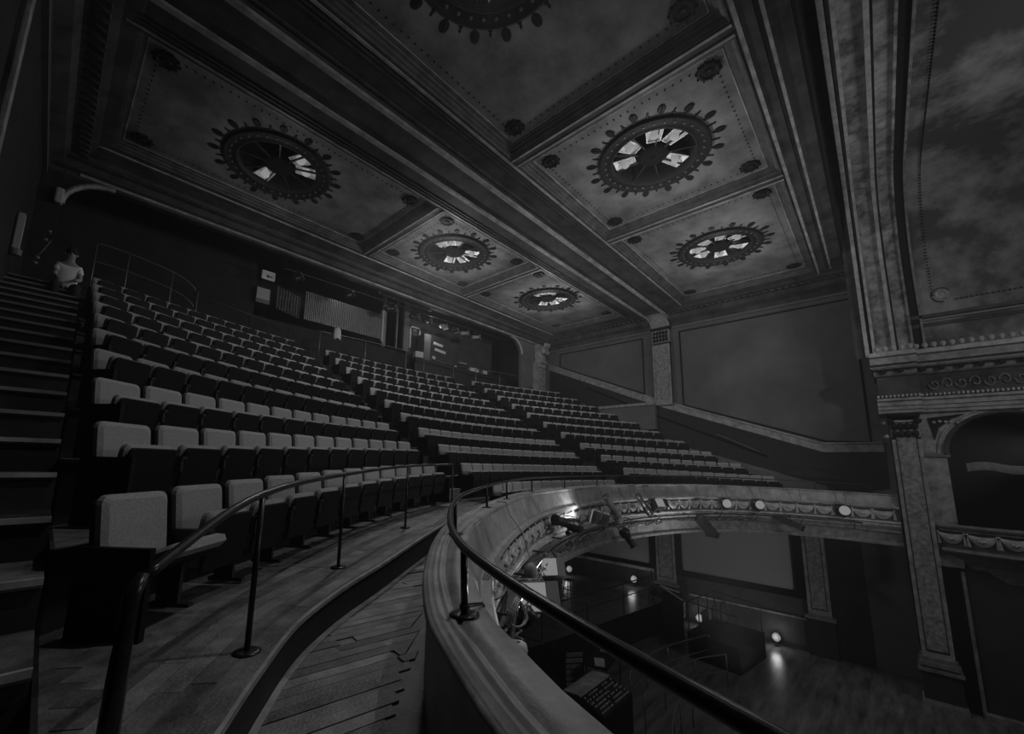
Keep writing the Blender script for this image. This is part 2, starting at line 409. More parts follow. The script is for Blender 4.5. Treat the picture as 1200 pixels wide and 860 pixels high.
# side stairs, left and right
for (x0, x1) in ((-1.0, XL-.03), (XR+.03, 22.3)):
    st = thing('side_stair', ('dark wooden stair flight climbing at the left of the seats' if x0 < 5 else 'dark stair flight climbing along the far side wall'), 'stairs', (0,0,0))
    for j in range(-3, 17):
        y = 3.76+.55*j; z = -.384+.255*j
        if x0 > 5: y -= .1
        mb = MB(); mb.box(x0, x1, y, y+.585, z-.045, z); part('tread', mb, 'tier' if x0 > 5 or j < 0 else 'riser', st)  # upper left treads painted dark to stand in for the dim left side
        mb = MB(); mb.box(x0, x1, y+.03, y+.05, z-.255, z-.045); part('riser', mb, 'riser', st)
        mb = MB(); mb.box(x0, x1, y-.006, y+.02, z-.03, z+.004); part('nosing', mb, 'nosing' if j < 3 or x0 > 5 else 'grey', st)  # left nosings go duller higher up, shade put into the colour
# the rear deck
mb = MB(); mb.box(-1.0, 22.3, 16.0, 20.5, 3.6, 3.9); part('rear_deck', mb, 'tier', fl)
mb = MB(); mb.box(-1.0, XL, 12.9, 16.0, 3.4, 3.69); mb.box(XR, 22.3, 12.9, 16.0, 3.4, 3.69); part('landing', mb, 'tier', fl)
# the aisle floor: separate boards near the lens, one sheet further on
def clip(poly, a, b, c):      # keep a*x+b*y<=c
    out = []
    for i in range(len(poly)):
        p, q = poly[i], poly[(i+1)%len(poly)]; dp = a*p[0]+b*p[1]-c; dq = a*q[0]+b*q[1]-c
        if dp <= 0: out.append(p)
        if (dp < 0 < dq) or (dq < 0 < dp):
            t = dp/(dp-dq); out.append((p[0]+(q[0]-p[0])*t, p[1]+(q[1]-p[1])*t))
    return out
mb = MB(); rows = []
for i in range(90):
    s = LEN*i/89; p = at_s(s, .05)[0]; x = p.x
    if s < 2: q = (x-3, p.y)
    elif s > LEN-1.5: q = (x+1.2, p.y)
    else:
        xx = min(max(x-.9*(1 if x < XC else -1)*max(0,1-abs(p.y)/6), -1), 22.3); q = None
        # walk outwards along the normal till the step edge
        for d in range(0, 120):
            r = at_s(s, -.02*d)[0]
            if r.y >= stepY(min(max(r.x,-.3),21.5))+.05 or d == 119: q = (r.x, r.y); break
    rows.append([(p.x,p.y,-1.235),(q[0],q[1],-1.235)])
mb.grid(rows); part('aisle_floor', mb, 'wood', fl)
ang = math.radians(-8); dx, dy = math.cos(ang), math.sin(ang); nx, ny = -dy, dx
ang2 = 0
W = .092
def region_ok(p):
    return True
for i in range(-14, 60):
    o = i*W
    # strip between offsets o and o+W, clipped to the aisle by short cells
    for seg in range(0, 5):
        l0 = -1.0+seg*1.15+random.uniform(-.25,.25); l1 = l0+1.14
        poly = [(dx*l0+nx*(o+.003), dy*l0+ny*(o+.003)), (dx*l1+nx*(o+.003), dy*l1+ny*(o+.003)), (dx*l1+nx*(o+W-.003), dy*l1+ny*(o+W-.003)), (dx*l0+nx*(o+W-.003), dy*l0+ny*(o+W-.003))]
        cx = sum(p[0] for p in poly)/4; cy = sum(p[1] for p in poly)/4
        if cy > 4.3 or cx > 4.6 or cx < -1.2: continue
        kk = min(range(len(EDGE)-1), key=lambda j: (EDGE[j][0]-cx)**2+(EDGE[j][1]-cy)**2); e0, e1 = EDGE[max(kk-1,0)], EDGE[kk+1]
        if (e1[0]-e0[0])*(cy-e0[1])-(e1[1]-e0[1])*(cx-e0[0]) < -.35*math.dist(e0,e1): continue
        # clip against the step edge and the parapet, both nearly straight over a board
        def edgeline(pts, cx, cy):
            k = min(range(len(pts)-1), key=lambda j: (pts[j][0]-cx)**2+(pts[j][1]-cy)**2)
            return k
        # use the whole curves: clip with half planes of the nearby pieces
        P = poly
        for k in range(0, len(EDGE)-1, 2):
            a, b = EDGE[k], EDGE[min(k+2,len(EDGE)-1)]
            if (a[0]-cx)**2+(a[1]-cy)**2 < 1.4 and P and a[1] < 5.3:
                n_ = (b[1]-a[1], -(b[0]-a[0])); L = math.hypot(*n_)
                P = clip(P, n_[0]/L, n_[1]/L, (n_[0]*a[0]+n_[1]*a[1])/L+.04)
        if not P: continue
        xm = sum(p[0] for p in P)/len(P)
        ok = [p for p in P if p[1] < stepY(min(max(p[0],-.35),7))+.03]
        if not ok: continue
        if len(ok) < len(P):
            k = min(range(len(STEP)-1), key=lambda j: (STEP[j][0]-xm)**2+(STEP[j][1]-sum(p[1] for p in P)/len(P))**2)
            a, b = STEP[max(k-1,0)], STEP[min(k+1,len(STEP)-1)]; n_ = (-(b[1]-a[1]), b[0]-a[0]); L = math.hypot(*n_)
            P = clip(P, n_[0]/L, n_[1]/L, (n_[0]*a[0]+n_[1]*a[1])/L+.03)
        if len(P) < 3: continue
        ar = abs(sum(P[j][0]*P[(j+1)%len(P)][1]-P[(j+1)%len(P)][0]*P[j][1] for j in range(len(P))))/2
        if ar < .0004: continue
        hh = random.uniform(0, .005)
        mb = MB(); mb.prism(P, -1.24, -1.228+hh); part('plank', mb, random.choice(('wood','wood','wood2','wood3')), fl)

# ================================================================== SEATS
def seat_meshes():
    d = {}
    d['back'] = MB().rbox(.492, .075, .33, .80, .055, .02, tilt=.13, yo=-.03).mesh('backrest', 'fabric', False)
    d['shell'] = MB().rbox(.47, .02, .30, .775, .05, .004, tilt=.13, yo=.022).mesh('back_shell', 'pan')
    d['cush'] = MB().rbox(.47, .085, .24, .625, .045, .022, tilt=-.16, yo=-.16).mesh('seat_cushion', 'fabric')
    d['cush_hi'] = MB().rbox(.47, .085, .26, .70, .045, .022, tilt=-.20, yo=-.14).mesh('seat_cushion', 'fabric')
    d['pan_hi'] = MB().rbox(.462, .03, .22, .685, .04, .006, tilt=-.20, yo=-.20).mesh('seat_pan', 'pan')
    d['pan'] = MB().rbox(.462, .03, .20, .595, .04, .006, tilt=-.16, yo=-.22).mesh('seat_pan', 'pan')
    m = MB(); m.box(-.279, -.251, -.16, .03, .04, .44); m.box(-.279, -.251, -.30, -.02, .40, .50); m.box(-.285, -.245, -.22, .06, 0, .04)
    m.rbox(.046, .30, .50, .53, .012, .01, yo=-.17); 
    for i in range(len(m.v)-64, len(m.v)): pass
    k = len(m.v)
    d['std'] = None
    m = MB(); m.box(-.279, -.251, -.13, .03, .03, .44); m.box(-.279, -.251, -.29, .0, .38, .49); m.box(-.287, -.243, -.22, .07, 0, .03); m.box(-.29, -.24, -.31, -.03, .49, .515)
    m.lathe([(0,0),(.022,0),(.022,.02),(0,.02)], (-.25, -.2, .44), 8, Matrix.Rotation(PI/2,4,'Y'))
    d['std'] = m.mesh('standard', 'iron')
    m = MB(); m.box(.251, .279, -.13, .03, .03, .44); m.box(.251, .279, -.29, .0, .38, .49); m.box(.243, .287, -.22, .07, 0, .03); m.box(.24, .29, -.31, -.03, .49, .515)
    d['std2'] = m.mesh('standard', 'iron')
    m = MB(); m.box(-.285, -.247, -.36, .07, .0, .52); d['end'] = m.mesh('end_panel', 'pan')
    m = MB(); m.box(.247, .285, -.36, .07, .0, .52); d['end2'] = m.mesh('end_panel', 'pan')
    # a seat cushion half folded down
    r = MB().rbox(.47, .085, 0, .40, .045, .022); rot = Matrix.Translation((0,-.10,.36)) @ Matrix.Rotation(math.radians(68),4,'X')
    r.v = [tuple(rot @ Vector(v)) for v in r.v]; d['cush_down'] = r.mesh('seat_cushion', 'fabric')
    r = MB().rbox(.462, .03, .0, .38, .04, .006); rot = Matrix.Translation((0,-.08,.30)) @ Matrix.Rotation(math.radians(68),4,'X')
    r.v = [tuple(rot @ Vector(v)) for v in r.v]; d['pan_down'] = r.mesh('seat_pan', 'pan')
    return d
SM = seat_meshes()
BLK = [('left', .25, 5.98), ('middle', 7.18, 14.02), ('right', 15.22, 20.97)]
slots = []
for bi, (bn, bx0, bx1) in enumerate(BLK):
    for k in range(-1, 10):
        if k == -1 and bi != 1: continue
        # arc-length layout along the row curve
        N = 400; ax = [bx0+(bx1-bx0)*i/N for i in range(N+1)]; al = [0.]
        if k == -1: ax = [7.45+(13.75-7.45)*i/N for i in range(N+1)]
        for i in range(N): al.append(al[-1]+math.hypot(ax[i+1]-ax[i], rowY(k,ax[i+1])-rowY(k,ax[i])))
        n = int(al[-1]//.53); pitch = al[-1]/n
        for q in range(n):
            tgt = (q+.5)*pitch; i = min(range(N+1), key=lambda j: abs(al[j]-tgt)); x = ax[i]; y = rowY(k, x)
            z = flZ(k, x) if k > 0 else (tierZ(0, x) if k == 0 else -1.235)
            if k == 0: z = flZ(0, x)
            slots.append((bn, bi, k, q, n, x, y, z, math.atan(rowS(k, x))))
ROWN = {'left': 'row from the front', 'middle': 'row from the front', 'right': 'row from the front'}
slots.sort(key=lambda s: math.hypot(s[5], s[6], s[7]))
print('SEATS', len(slots))
rest = []
for si, (bn, bi, k, q, n, x, y, z, a) in enumerate(slots):
    if si >= 330: rest.append((x,y,z,a)); continue
    rn = k+2 if bn == 'middle' else k+1
    where = ('leftmost' if q == 0 else 'rightmost' if q == n-1 else ORD[q+1]+' from the left') 
    rowd = 'front row' if rn == 1 else ORD[rn]+' row from the front'
    t = thing('theatre_seat', 'grey tip-up seat, %s in the %s of the %s block' % (where.replace('from the left','from left'), 'front row' if rn == 1 else ORD[rn]+' row', bn), 'seat', (x, y, z), a, 'tip-up seats of the %s block' % bn)
    link('backrest', SM['back'], t, (0,0,0)); link('back_shell', SM['shell'], t, (0,0,0))
    if k == 0 and bi == 0 and q == 0:
        link('seat_cushion', SM['cush_down'], t, (0,0,0)); link('seat_pan', SM['pan_down'], t, (0,0,0))
    else:
        hi = '_hi' if k >= 3 else ''
        link('seat_cushion', SM['cush'+hi], t, (0,0,0)); link('seat_pan', SM['pan'+hi], t, (0,0,0))
    if q == 0: link('end_panel', SM['end'], t, (0,0,0))
    else: link('standard', SM['std'], t, (0,0,0))
    if q == n-1: link('end_panel', SM['end2'], t, (0,0,0))
if rest:
    for key, mt, nm in (('back','fabric','seats'),):
        mb = MB(); 
        for x,y,z,a in rest:
            m = Matrix.Translation((x,y,z)) @ Matrix.Rotation(a,4,'Z')
            for kk in ('back','cush_hi'):
                me = SM[kk]; mb.add([m @ v.co for v in me.vertices], [tuple(p.vertices) for p in me.polygons])
        nf = len(mb.f)
        for x,y,z,a in rest:
            m = Matrix.Translation((x,y,z)) @ Matrix.Rotation(a,4,'Z')
            for kk in ('shell','pan_hi','std','std2'):
                me = SM[kk]; mb.add([m @ v.co for v in me.vertices], [tuple(p.vertices) for p in me.polygons])
        me = mb.mesh('theatre_seats', 'fabric'); me.materials.append(M['pan'])
        for i in range(nf, len(me.polygons)): me.polygons[i].material_index = 1
        o = link('theatre_seats', me); o['kind'] = 'stuff'; tag(o, 'farthest grey tip-up seats in the top right corner of the balcony', 'seats')

# ================================================================== CEILING
ZP = 8.25
ce = struct('ceiling')
BX = [(.1,7.72),(8.08,13.18),(13.54,21.0)]
COLS = [(1.2,6.38),(9.42,13.85)]
ROS = {(0,0):(3.82,3.70),(1,0):(10.42,3.65),(2,0):(16.83,3.65),(0,1):(3.63,11.62),(1,1):(10.38,11.47),(2,1):(16.75,11.36)}
RR = 1.40
def holed_panel(x0,x1,y0,y1,cx,cy,r,z,n=48):
    mb = MB(); inner = []; outer = []
    for k in range(n):
        a = 2*PI*k/n; c, s = math.cos(a), math.sin(a); inner.append((cx+r*c, cy+r*s, z))
        t = min([(x1-cx)/c if c > 1e-9 else 1e9, (x0-cx)/c if c < -1e-9 else 1e9, (y1-cy)/s if s > 1e-9 else 1e9, (y0-cy)/s if s < -1e-9 else 1e9])
        outer.append((cx+t*c, cy+t*s, z))
    # snap to the corners
    for X, Y in ((x0,y0),(x1,y0),(x1,y1),(x0,y1)):
        k = min(range(n), key=lambda j: (outer[j][0]-X)**2+(outer[j][1]-Y)**2); outer[k] = (X,Y,z)
    mb.grid([inner, outer], True); return mb
def frame(mb, x0,x1,y0,y1, prof):     # prof: list of (inset, z)
    rows = [[(x0+i,y0+i,z),(x1-i,y0+i,z),(x1-i,y1-i,z),(x0+i,y1-i,z)] for i, z in prof]
    mb.grid(rows, True); return mb
for ci, (y0,y1) in enumerate(COLS):
    for bi, (x0,x1) in enumerate(BX):
        cx, cy = ROS[(bi,ci)]
        part('ceiling_panel', holed_panel(x0,x1,y0,y1,cx,cy,RR-.1,ZP+.05), 'ceil', ce)
        mb = MB(); frame(mb, x0,x1,y0,y1, [(-.02,ZP-.16),(.03,ZP-.16),(.05,ZP-.12),(.10,ZP-.10),(.12,ZP-.04),(.17,ZP-.03),(.19,ZP+.01),(.24,ZP+.02),(.25,ZP+.05)]); part('panel_moulding', mb, 'ceilm', ce)
        mb = MB(); frame(mb, x0,x1,y0,y1, [(.26,ZP+.045),(.265,ZP+.03),(.285,ZP+.03),(.29,ZP+.045)]); part('panel_moulding', mb, 'gilt', ce)
        # bead line inside the panel, joined into one part
        mb = MB(); i_ = .48
        def bead(x,y): mb.box(x-.014,x+.014,y-.014,y+.014,ZP+.03,ZP+.051)
        k = x0+i_+.3
        while k < x1-i_-.3: bead(k,y0+i_); bead(k,y1-i_); k += .17
        k = y0+i_+.3
        while k < y1-i_-.3: bead(x0+i_,k); bead(x1-i_,k); k += .17
        o = part('bead_line', mb, 'orn', ce); o['kind'] = 'stuff'
        for mx, my in ((x0+.62,y0+.62),(x1-.62,y0+.62),(x1-.62,y1-.62),(x0+.62,y1-.62)):
            mb = MB(); mb.lathe([(.0,ZP+.0),(.07,ZP-.01),(.10,ZP+.02),(.14,ZP+.02),(.17,ZP-.005),(.21,ZP+.0),(.235,ZP+.05)], (mx,my,0), 20)
            for q in range(10):
                a = 2*PI*q/10; mb.lathe([(0,ZP-.0),(.02,ZP+.0),(.026,ZP+.05)], (mx+.235*math.cos(a), my+.235*math.sin(a), 0), 6)
            part('medallion', mb, 'orn', ce)
# cross beams between bays and the ribs around
for ci, (y0,y1) in enumerate(COLS):
    for xa, xb in ((7.72,8.08),(13.18,13.54)):
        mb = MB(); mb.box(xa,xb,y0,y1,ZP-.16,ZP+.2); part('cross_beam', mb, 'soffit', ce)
        for xx in (xa+.03, xb-.09):
            mb = MB(); mb.box(xx,xx+.06,y0,y1,ZP-.185,ZP-.15); part('beam_moulding', mb, 'gilt', ce)
# main double beam
def lbar(y0,y1,z0,z1,m,nm,x0=-1.0,x1=22.4): mb = MB(); mb.box(x0,x1,y0,y1,z0,z1); part(nm, mb, m, ce)
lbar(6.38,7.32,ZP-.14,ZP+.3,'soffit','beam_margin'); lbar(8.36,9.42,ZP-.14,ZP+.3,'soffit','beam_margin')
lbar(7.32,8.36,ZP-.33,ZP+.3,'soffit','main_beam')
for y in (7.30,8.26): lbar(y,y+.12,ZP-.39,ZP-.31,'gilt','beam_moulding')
for y in (7.22,8.40): lbar(y,y+.06,ZP-.19,ZP-.13,'ceilm','beam_moulding')
for y in (6.44,9.30): lbar(y,y+.06,ZP-.18,ZP-.13,'gilt','beam_moulding')
for y in (6.58,6.7,9.06,9.18): lbar(y,y+.04,ZP-.17,ZP-.13,'ceilm','beam_moulding')
# front edge beam towards the arch
lbar(.85,1.2,ZP-.16,ZP+.3,'soffit','edge_beam'); lbar(1.08,1.15,ZP-.2,ZP-.15,'gilt','beam_moulding'); lbar(.70,.76,ZP-.16,ZP-.1,'gilt','beam_moulding')
lbar(.35,.85,ZP-.10,ZP+.3,'soffit','edge_beam')
# rear beam towards the gallery
rb = [(13.85,ZP-.14),(14.0,ZP-.16),(14.1,ZP-.2),(14.25,ZP-.22),(14.5,ZP-.30),(14.6,ZP-.42),(14.75,ZP-.45),(14.85,ZP-.60),(15.0,ZP-.64),(15.0,ZP-.78),(15.25,ZP-.78)]
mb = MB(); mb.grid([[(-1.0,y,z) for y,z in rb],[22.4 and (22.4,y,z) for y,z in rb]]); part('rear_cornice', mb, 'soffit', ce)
for y, z, r in ((14.03,ZP-.17,.03),(14.55,ZP-.36,.035),(15.0,ZP-.66,.05)):
    mb = MB(); mb.tube([(-.3,y,z),(21.8,y,z)], r, 6); part('beam_moulding', mb, 'gilt' if y != 14.55 else 'ceilm', ce)
# side cornice on the far wall and left wall
for sgn, X in ((1, 22.3), (-1, -1.0)):
    pr = [(X,7.35),(X-sgn*.08,7.38),(X-sgn*.1,7.6),(X-sgn*.35,7.72),(X-sgn*.45,7.9),(X-sgn*.8,7.98),(X-sgn*.95,8.06),(X-sgn*1.2,8.1),(X-sgn*1.28,ZP-.12)]
    if sgn < 0: pr = [(x if i < 2 else x, z) for i, (x, z) in enumerate(pr)]
    for ya, yb in ((.3,7.3),(8.4,15.0)):
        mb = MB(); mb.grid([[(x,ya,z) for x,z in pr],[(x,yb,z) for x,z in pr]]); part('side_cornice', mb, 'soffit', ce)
        mb = MB(); q = ya
        while q < yb-.2: mb.obox((X-sgn*.6,q+.11,7.92),(.42,.15,.05),0,0,sgn*-.18); q += .26
        o = part('cornice_blocks', mb, 'ceilm', ce); o['kind'] = 'stuff'
        mb = MB(); mb.box(min(X,X-sgn*.1),max(X,X-sgn*.1),ya,yb,7.28,7.38); part('beam_moulding', mb, 'wallf', ce)

# ceiling light rings
def petal_mesh():
    mb = MB(); pts = [(0,0),(.05,.02),(.06,.05),(.10,.085),(.17,.10),(.25,.085),(.29,.05),(.30,0)]
    pol = pts + [(x,-y) for x, y in pts[-2:0:-1]]
    n = len(pol); mb.add([(x,y,.0) for x,y in pol]+[(x*.96+.006,y*.8,-.03) for x,y in pol], [tuple(range(n,2*n))]+[(i,(i+1)%n,(i+1)%n+n,i+n) for i in range(n)])
    mb.tube([(.02,0,-.035),(.27,0,-.04)], .012, 5)
    return mb.mesh('leaf', 'orn')
def finial_mesh():
    mb = MB(); pts = [(0,.02),(.05,.015),(.07,.045),(.10,.015),(.15,.03),(.19,0)]
    pol = pts + [(x,-y) for x, y in pts[-2::-1]]
    n = len(pol); mb.add([(x,y,0) for x,y in pol]+[(x,y*.8,-.025) for x,y in pol], [tuple(range(n,2*n))]+[(i,(i+1)%n,(i+1)%n+n,i+n) for i in range(n)])
    return mb.mesh('finial', 'orn')
LEAF, FIN = petal_mesh(), finial_mesh()
glow_spec = {(0,0): [-60,-110,28,78], (1,0): [100,150,205,250,330], (2,0): [10,60,100,150,200,250,310], (0,1): [100,-20,-60], (1,1): [60,20,-30,180,215,240], (2,1): [50,10,-30,170,205,240]}
names = {(0,0): 'ceiling light ring cut by the top edge of the picture', (1,0): 'largest full ceiling light ring, in the front middle panel', (2,0): 'ceiling light ring in the front panel nearest the arch',
         (0,1): 'ceiling light ring in the rear panel far left, three lamps lit', (1,1): 'ceiling light ring in the rear middle panel', (2,1): 'smallest ceiling light ring, rear panel by the far wall'}
for key, (cx, cy) in ROS.items():
    t = thing('ceiling_rosette', 'round dark ornamental '+names[key], 'ceiling light', (cx,cy,ZP+.05))
    mb = MB(); mb.lathe([(RR-.14,.0),(RR-.02,.0),(RR,-.03),(RR,-.06),(RR-.04,-.09),(RR-.08,-.06),(RR-.22,-.04),(RR-.30,-.06),(RR-.33,-.09),(RR-.37,-.06),(RR-.37,.5)], n=64); part('outer_ring', mb, 'orn', t, True)
    bm_ = MB().lathe([(0,-.02),(.028,-.014),(.036,.0),(.036,.02)], (0,0,0), 8).mesh('boss', 'ceilm')
    for q in range(32):
        a = 2*PI*q/32; link('boss', bm_, t, ((RR-.17)*math.cos(a),(RR-.17)*math.sin(a),-.055))
    for q in range(16):
        a = 2*PI*q/16+.1; o = link('leaf', LEAF, t, ((RR+.02)*math.cos(a),(RR+.02)*math.sin(a),-.0)); o.rotation_euler = (0,0,a)
        a += PI/16; o = link('finial', FIN, t, ((RR)*math.cos(a),(RR)*math.sin(a),-.0)); o.rotation_euler = (0,0,a)
    ri = RR-.37
    mb = MB(); mb.lathe([(ri,.5),(.30,.5),(0,.5)], n=40); part('well_back', mb, 'black', t)
    mb = MB(); mb.lathe([(0,-.02),(.30,-.02),(.36,0),(.40,.06),(.40,.3)], n=24); mb.lathe([(0,-.07),(.05,-.06),(.07,-.02)], n=10); part('centre_disc', mb, 'black', t, True)
    for q in range(9):
        a = 2*PI*q/9+.2; mb = MB(); mb.obox(((ri+.38)/2*math.cos(a),(ri+.38)/2*math.sin(a),.05),(ri-.36,.035,.05),a); part('spoke', mb, 'metal', t)
    lit = glow_spec[key]
    refl = MB()
    # a pressed reflector tray with folded rim and a bulb in it
    def tray():
        m_ = MB(); m_.add([(-.27,-.16,0),(.27,-.22,0),(.27,.22,0),(-.27,.16,0),(-.17,-.10,.16),(.17,-.13,.16),(.17,.13,.16),(-.17,.10,.16)], [(4,5,6,7),(0,1,5,4),(1,2,6,5),(2,3,7,6),(3,0,4,7)])
        m_.tube([(-.27,-.16,0),(.27,-.22,0),(.27,.22,0),(-.27,.16,0),(-.27,-.16,0)], .016, 5); return m_.mesh('reflector', 'well')
    tm = tray()
    bmh = MB().lathe([(0,-.13),(.07,-.11),(.12,-.05),(.125,.01),(.09,.07),(.04,.12),(.03,.16)], (0,0,0), 14).mesh('bulb', 'bulb', True)
    for a_ in lit:
        a = math.radians(a_); r_ = (ri+.40)/2+(.13 if key == (0,0) else 0)
        o = link('reflector', tm, t, (r_*math.cos(a), r_*math.sin(a), .10)); o.rotation_euler = (0,0,a)
        link('bulb', bmh, t, (r_*math.cos(a), r_*math.sin(a), .10))
    lamp('POINT', (cx, cy, ZP-1.3), {(0,0):15,(0,1):20,(1,1):120,(2,1):120}.get(key, 75), .15, name='rosette_lamp')

# ================================================================== WALLS
# far side wall
wr = struct('wall_right')
WX = 22.3
mb = MB(); mb.box(WX+.02, WX+.3, -.3, 20.5, -7.1, 9.0); part('wall_face', mb, 'wall', wr)
def poly_yz(mb, pts, x0, x1):
    n = len(pts); mb.add([(x0,y,z) for y,z in pts]+[(x1,y,z) for y,z in pts], [tuple(range(n))[::-1], tuple(range(n,2*n))]+[(i,(i+1)%n,(i+1)%n+n,i+n) for i in range(n)]); return mb
def frame_yz(pts, wd, x0, x1, mt, nm='panel_frame'):     # moulding frame following a polygon
    mb = MB(); n = len(pts)
    for i in range(n):
        a, b = pts[i], pts[(i+1)%n]; mb.tube([(x0,a[0],a[1]),(x0,b[0],b[1])], wd, 6)
    part(nm, mb, mt, wr)
def diag(y): return 3.42+(6.30-3.42)/(15.0-8.3)*(y-8.3) if y > 8.3 else (.97+(3.42-.97)/(8.3-1.7)*(y-1.7) if y > 1.7 else .95)
frame_yz([(6.95,7.05),(.25,7.05),(.25,1.15),(1.6,1.25),(6.95,diag(6.95)+.28)], .035, WX, 0, 'orn')
frame_yz([(14.2,7.05),(8.9,7.05),(8.9,diag(8.9)+.28),(14.2,diag(14.2)+.28)], .035, WX, 0, 'orn')
# sloping dado rail (light) with dark stair-side wall beneath
mb = MB(); P = [(15.0,diag(15.0)),(8.3,diag(8.3)),(1.7,diag(1.7)),(-.1,.95)]
for a, b in zip(P[:-1], P[1:]): poly_yz(mb, [(a[0],a[1]+.18),(b[0],b[1]+.18),(b[0],b[1]-.16),(a[0],a[1]-.16)], WX-.05, WX+.05)
part('dado_band', mb, 'pil', wr)
mb = MB()
for a, b in zip(P[:-1], P[1:]): poly_yz(mb, [(a[0],a[1]+.22),(b[0],b[1]+.22),(b[0],b[1]+.16),(a[0],a[1]+.16)], WX-.09, WX+.05)
part('dado_moulding', mb, 'gilt', wr)
mb = MB()
for a, b in zip(P[:-1], P[1:]): poly_yz(mb, [(a[0],a[1]-.16),(b[0],b[1]-.16),(b[0],b[1]-1.5),(a[0],a[1]-1.9)], WX-.02, WX+.03)
part('lower_wall', mb, 'riser', wr)
mb = MB(); mb.tube([(WX-.06,12.3,4.66),(WX-.06,9.9,3.5)], .035, 8); mb.tube([(WX-.06,8.9,3.0),(WX-.06,3.6,.6)], .03, 8); part('wall_handrail', mb, 'black', wr)
mb = MB(); mb.tube([(WX-.1,5.55,1.66),(WX-.1,3.9,.82)], .02, 8); part('wall_handrail', mb, 'railg', wr)
# low stub wall with pale coping above the exit
mb = MB(); mb.box(WX-.35,WX,8.3,11.5,3.28,3.42); part('coping', mb, 'pil', wr)
mb = MB(); mb.box(WX-.3,WX,8.3,11.5,2.0,3.28); part('stub_wall', mb, 'wall', wr)
# pilaster under the main beam, with curved bracket
mb = MB(); mb.box(WX-.16,WX+.05,7.42,8.30,3.25,7.35); part('pilaster', mb, 'pil', wr)
mb = MB(); poly_yz(mb, [(7.55,3.5),(8.17,3.6),(8.17,6.4),(7.55,6.4)], WX-.18, WX-.155); part('pilaster_field', mb, 'marble', wr)
mb = MB()
for y in (7.42,8.22): mb.box(WX-.2,WX,y,y+.08,3.25,6.6)
part('pilaster_edge', mb, 'pil', wr)
mb = MB(); mb.box(WX-.24,WX,7.38,8.34,7.27,7.42); mb.box(WX-.2,WX,7.4,8.32,6.5,6.58); 
for q in range(5):
    for r_ in range(3):
        mb.lathe([(0,-.1),(.05,-.07),(.07,0),(.05,.08),(0,.1)], (WX-.19,7.54+q*.16+(r_%2)*.02,6.72+r_*.2), 8)
part('capital', mb, 'orn', wr)
mb = MB(); arc = [(WX-.16,7.42)]+[(WX-.16-.9*(1-math.cos(a)),7.42+.5*math.sin(a)) for a in [PI/2*i/8 for i in range(1,9)]]
rows = [[(x,y,z) for x,z in arc] for y in (7.42,8.30)]
mb.grid(rows); 
for y in (7.42,8.30):
    n = len(arc); mb.add([(x,y,z) for x,z in arc]+[(WX,y,7.92),(WX,y,7.42)], [tuple(range(n+2))])
part('bracket', mb, 'pil', wr)
for y in (7.38,8.26):
    mb = MB(); mb.tube([(x-.02,y+.04,z-.02) for x,z in arc], .04, 6); part('bracket_moulding', mb, 'gilt', wr)
# lower wall: projection screens, pilasters, ledge
mb = MB(); mb.box(WX-.03,WX+.02,.9,20.5,-7.1,-2.0); part('lower_wall', mb, 'dark', wr)
mb = MB(); mb.box(WX-.12,WX,8.8,14.0,-5.16,-5.02); mb.box(WX-.10,WX,2.8,7.2,-5.9,-5.84); part('wall_ledge', mb, 'gilt', wr)
mb = MB(); mb.box(WX-.04,WX-.02,8.8,14.0,-6.0,-5.16); part('wall_panel', mb, 'dado', wr)
mb = MB(); mb.box(WX-.04,WX-.02,2.9,7.3,-6.9,-5.1); part('wall_panel', mb, 'dado', wr)
def lower_pilaster(y0, y1, ztop, zbot):
    mb = MB(); mb.box(WX-.14,WX,y0,y1,zbot,ztop); part('pilaster', mb, 'pil', wr)
    mb = MB(); mb.box(WX-.15,WX-.13,y0+.11,y0+.13,zbot+.2,ztop); mb.box(WX-.15,WX-.13,y1-.13,y1-.11,zbot+.2,ztop); mb.box(WX-.15,WX-.13,y0+.11,y1-.11,zbot+.2,zbot+.23); part('panel_frame', mb, 'orn', wr)
    mb = MB(); mb.box(WX-.148,WX-.13,y0+.14,y1-.14,zbot+.24,ztop); part('pilaster_field', mb, 'marble', wr)
    mb = MB(); mb.box(WX-.25,WX,y0-.08,y1+.08,-7.1,zbot-.12); part('pedestal', mb, 'dark', wr)
    mb = MB(); mb.box(WX-.3,WX,y0-.12,y1+.12,zbot-.14,zbot-.05); mb.box(WX-.22,WX,y0-.04,y1+.04,zbot-.05,zbot); part('pedestal_moulding', mb, 'grey', wr)
lower_pilaster(7.75,8.65,-2.4,-5.5); lower_pilaster(2.0,2.72,-2.2,-5.6)
def scr(label, y0, y1, z0, z1):
    t = thing('projection_screen', label, 'screen', (WX-.02,y0,z0)); h = z1-z0; w_ = y1-y0
    mb = MB(); mb.box(-.06,-.04,.05,w_-.05,.05,h-.05); part('screen_fabric', mb, 'screen', t)
    mb = MB(); mb.box(-.07,-.03,0,w_,0,.05); mb.box(-.07,-.03,0,w_,h-.05,h); mb.box(-.07,-.03,0,.05,0,h); mb.box(-.07,-.03,w_-.05,w_,0,h); part('screen_frame', mb, 'metall', t)
scr('large pale projection screen on the far stalls wall between two pilasters', 3.14, 7.42, -4.82, -2.35)
scr('pale projection screen partly hidden by the balcony front, left of the pilaster', 9.03, 13.2, -4.78, -2.6)
for ya, yb in ((2.75,3.05),(7.45,7.75),(8.66,8.95)):
    mb = MB(); mb.box(WX-.08,WX-.03,ya,yb,-5.1,-2.2); part('black_drape', mb, 'black', wr)
mb = MB(); mb.box(WX-.05,WX-.03,2.9,7.5,-5.12,-4.84); mb.box(WX-.05,WX-.03,8.9,13.3,-5.02,-4.8); part('black_drape', mb, 'black', wr)
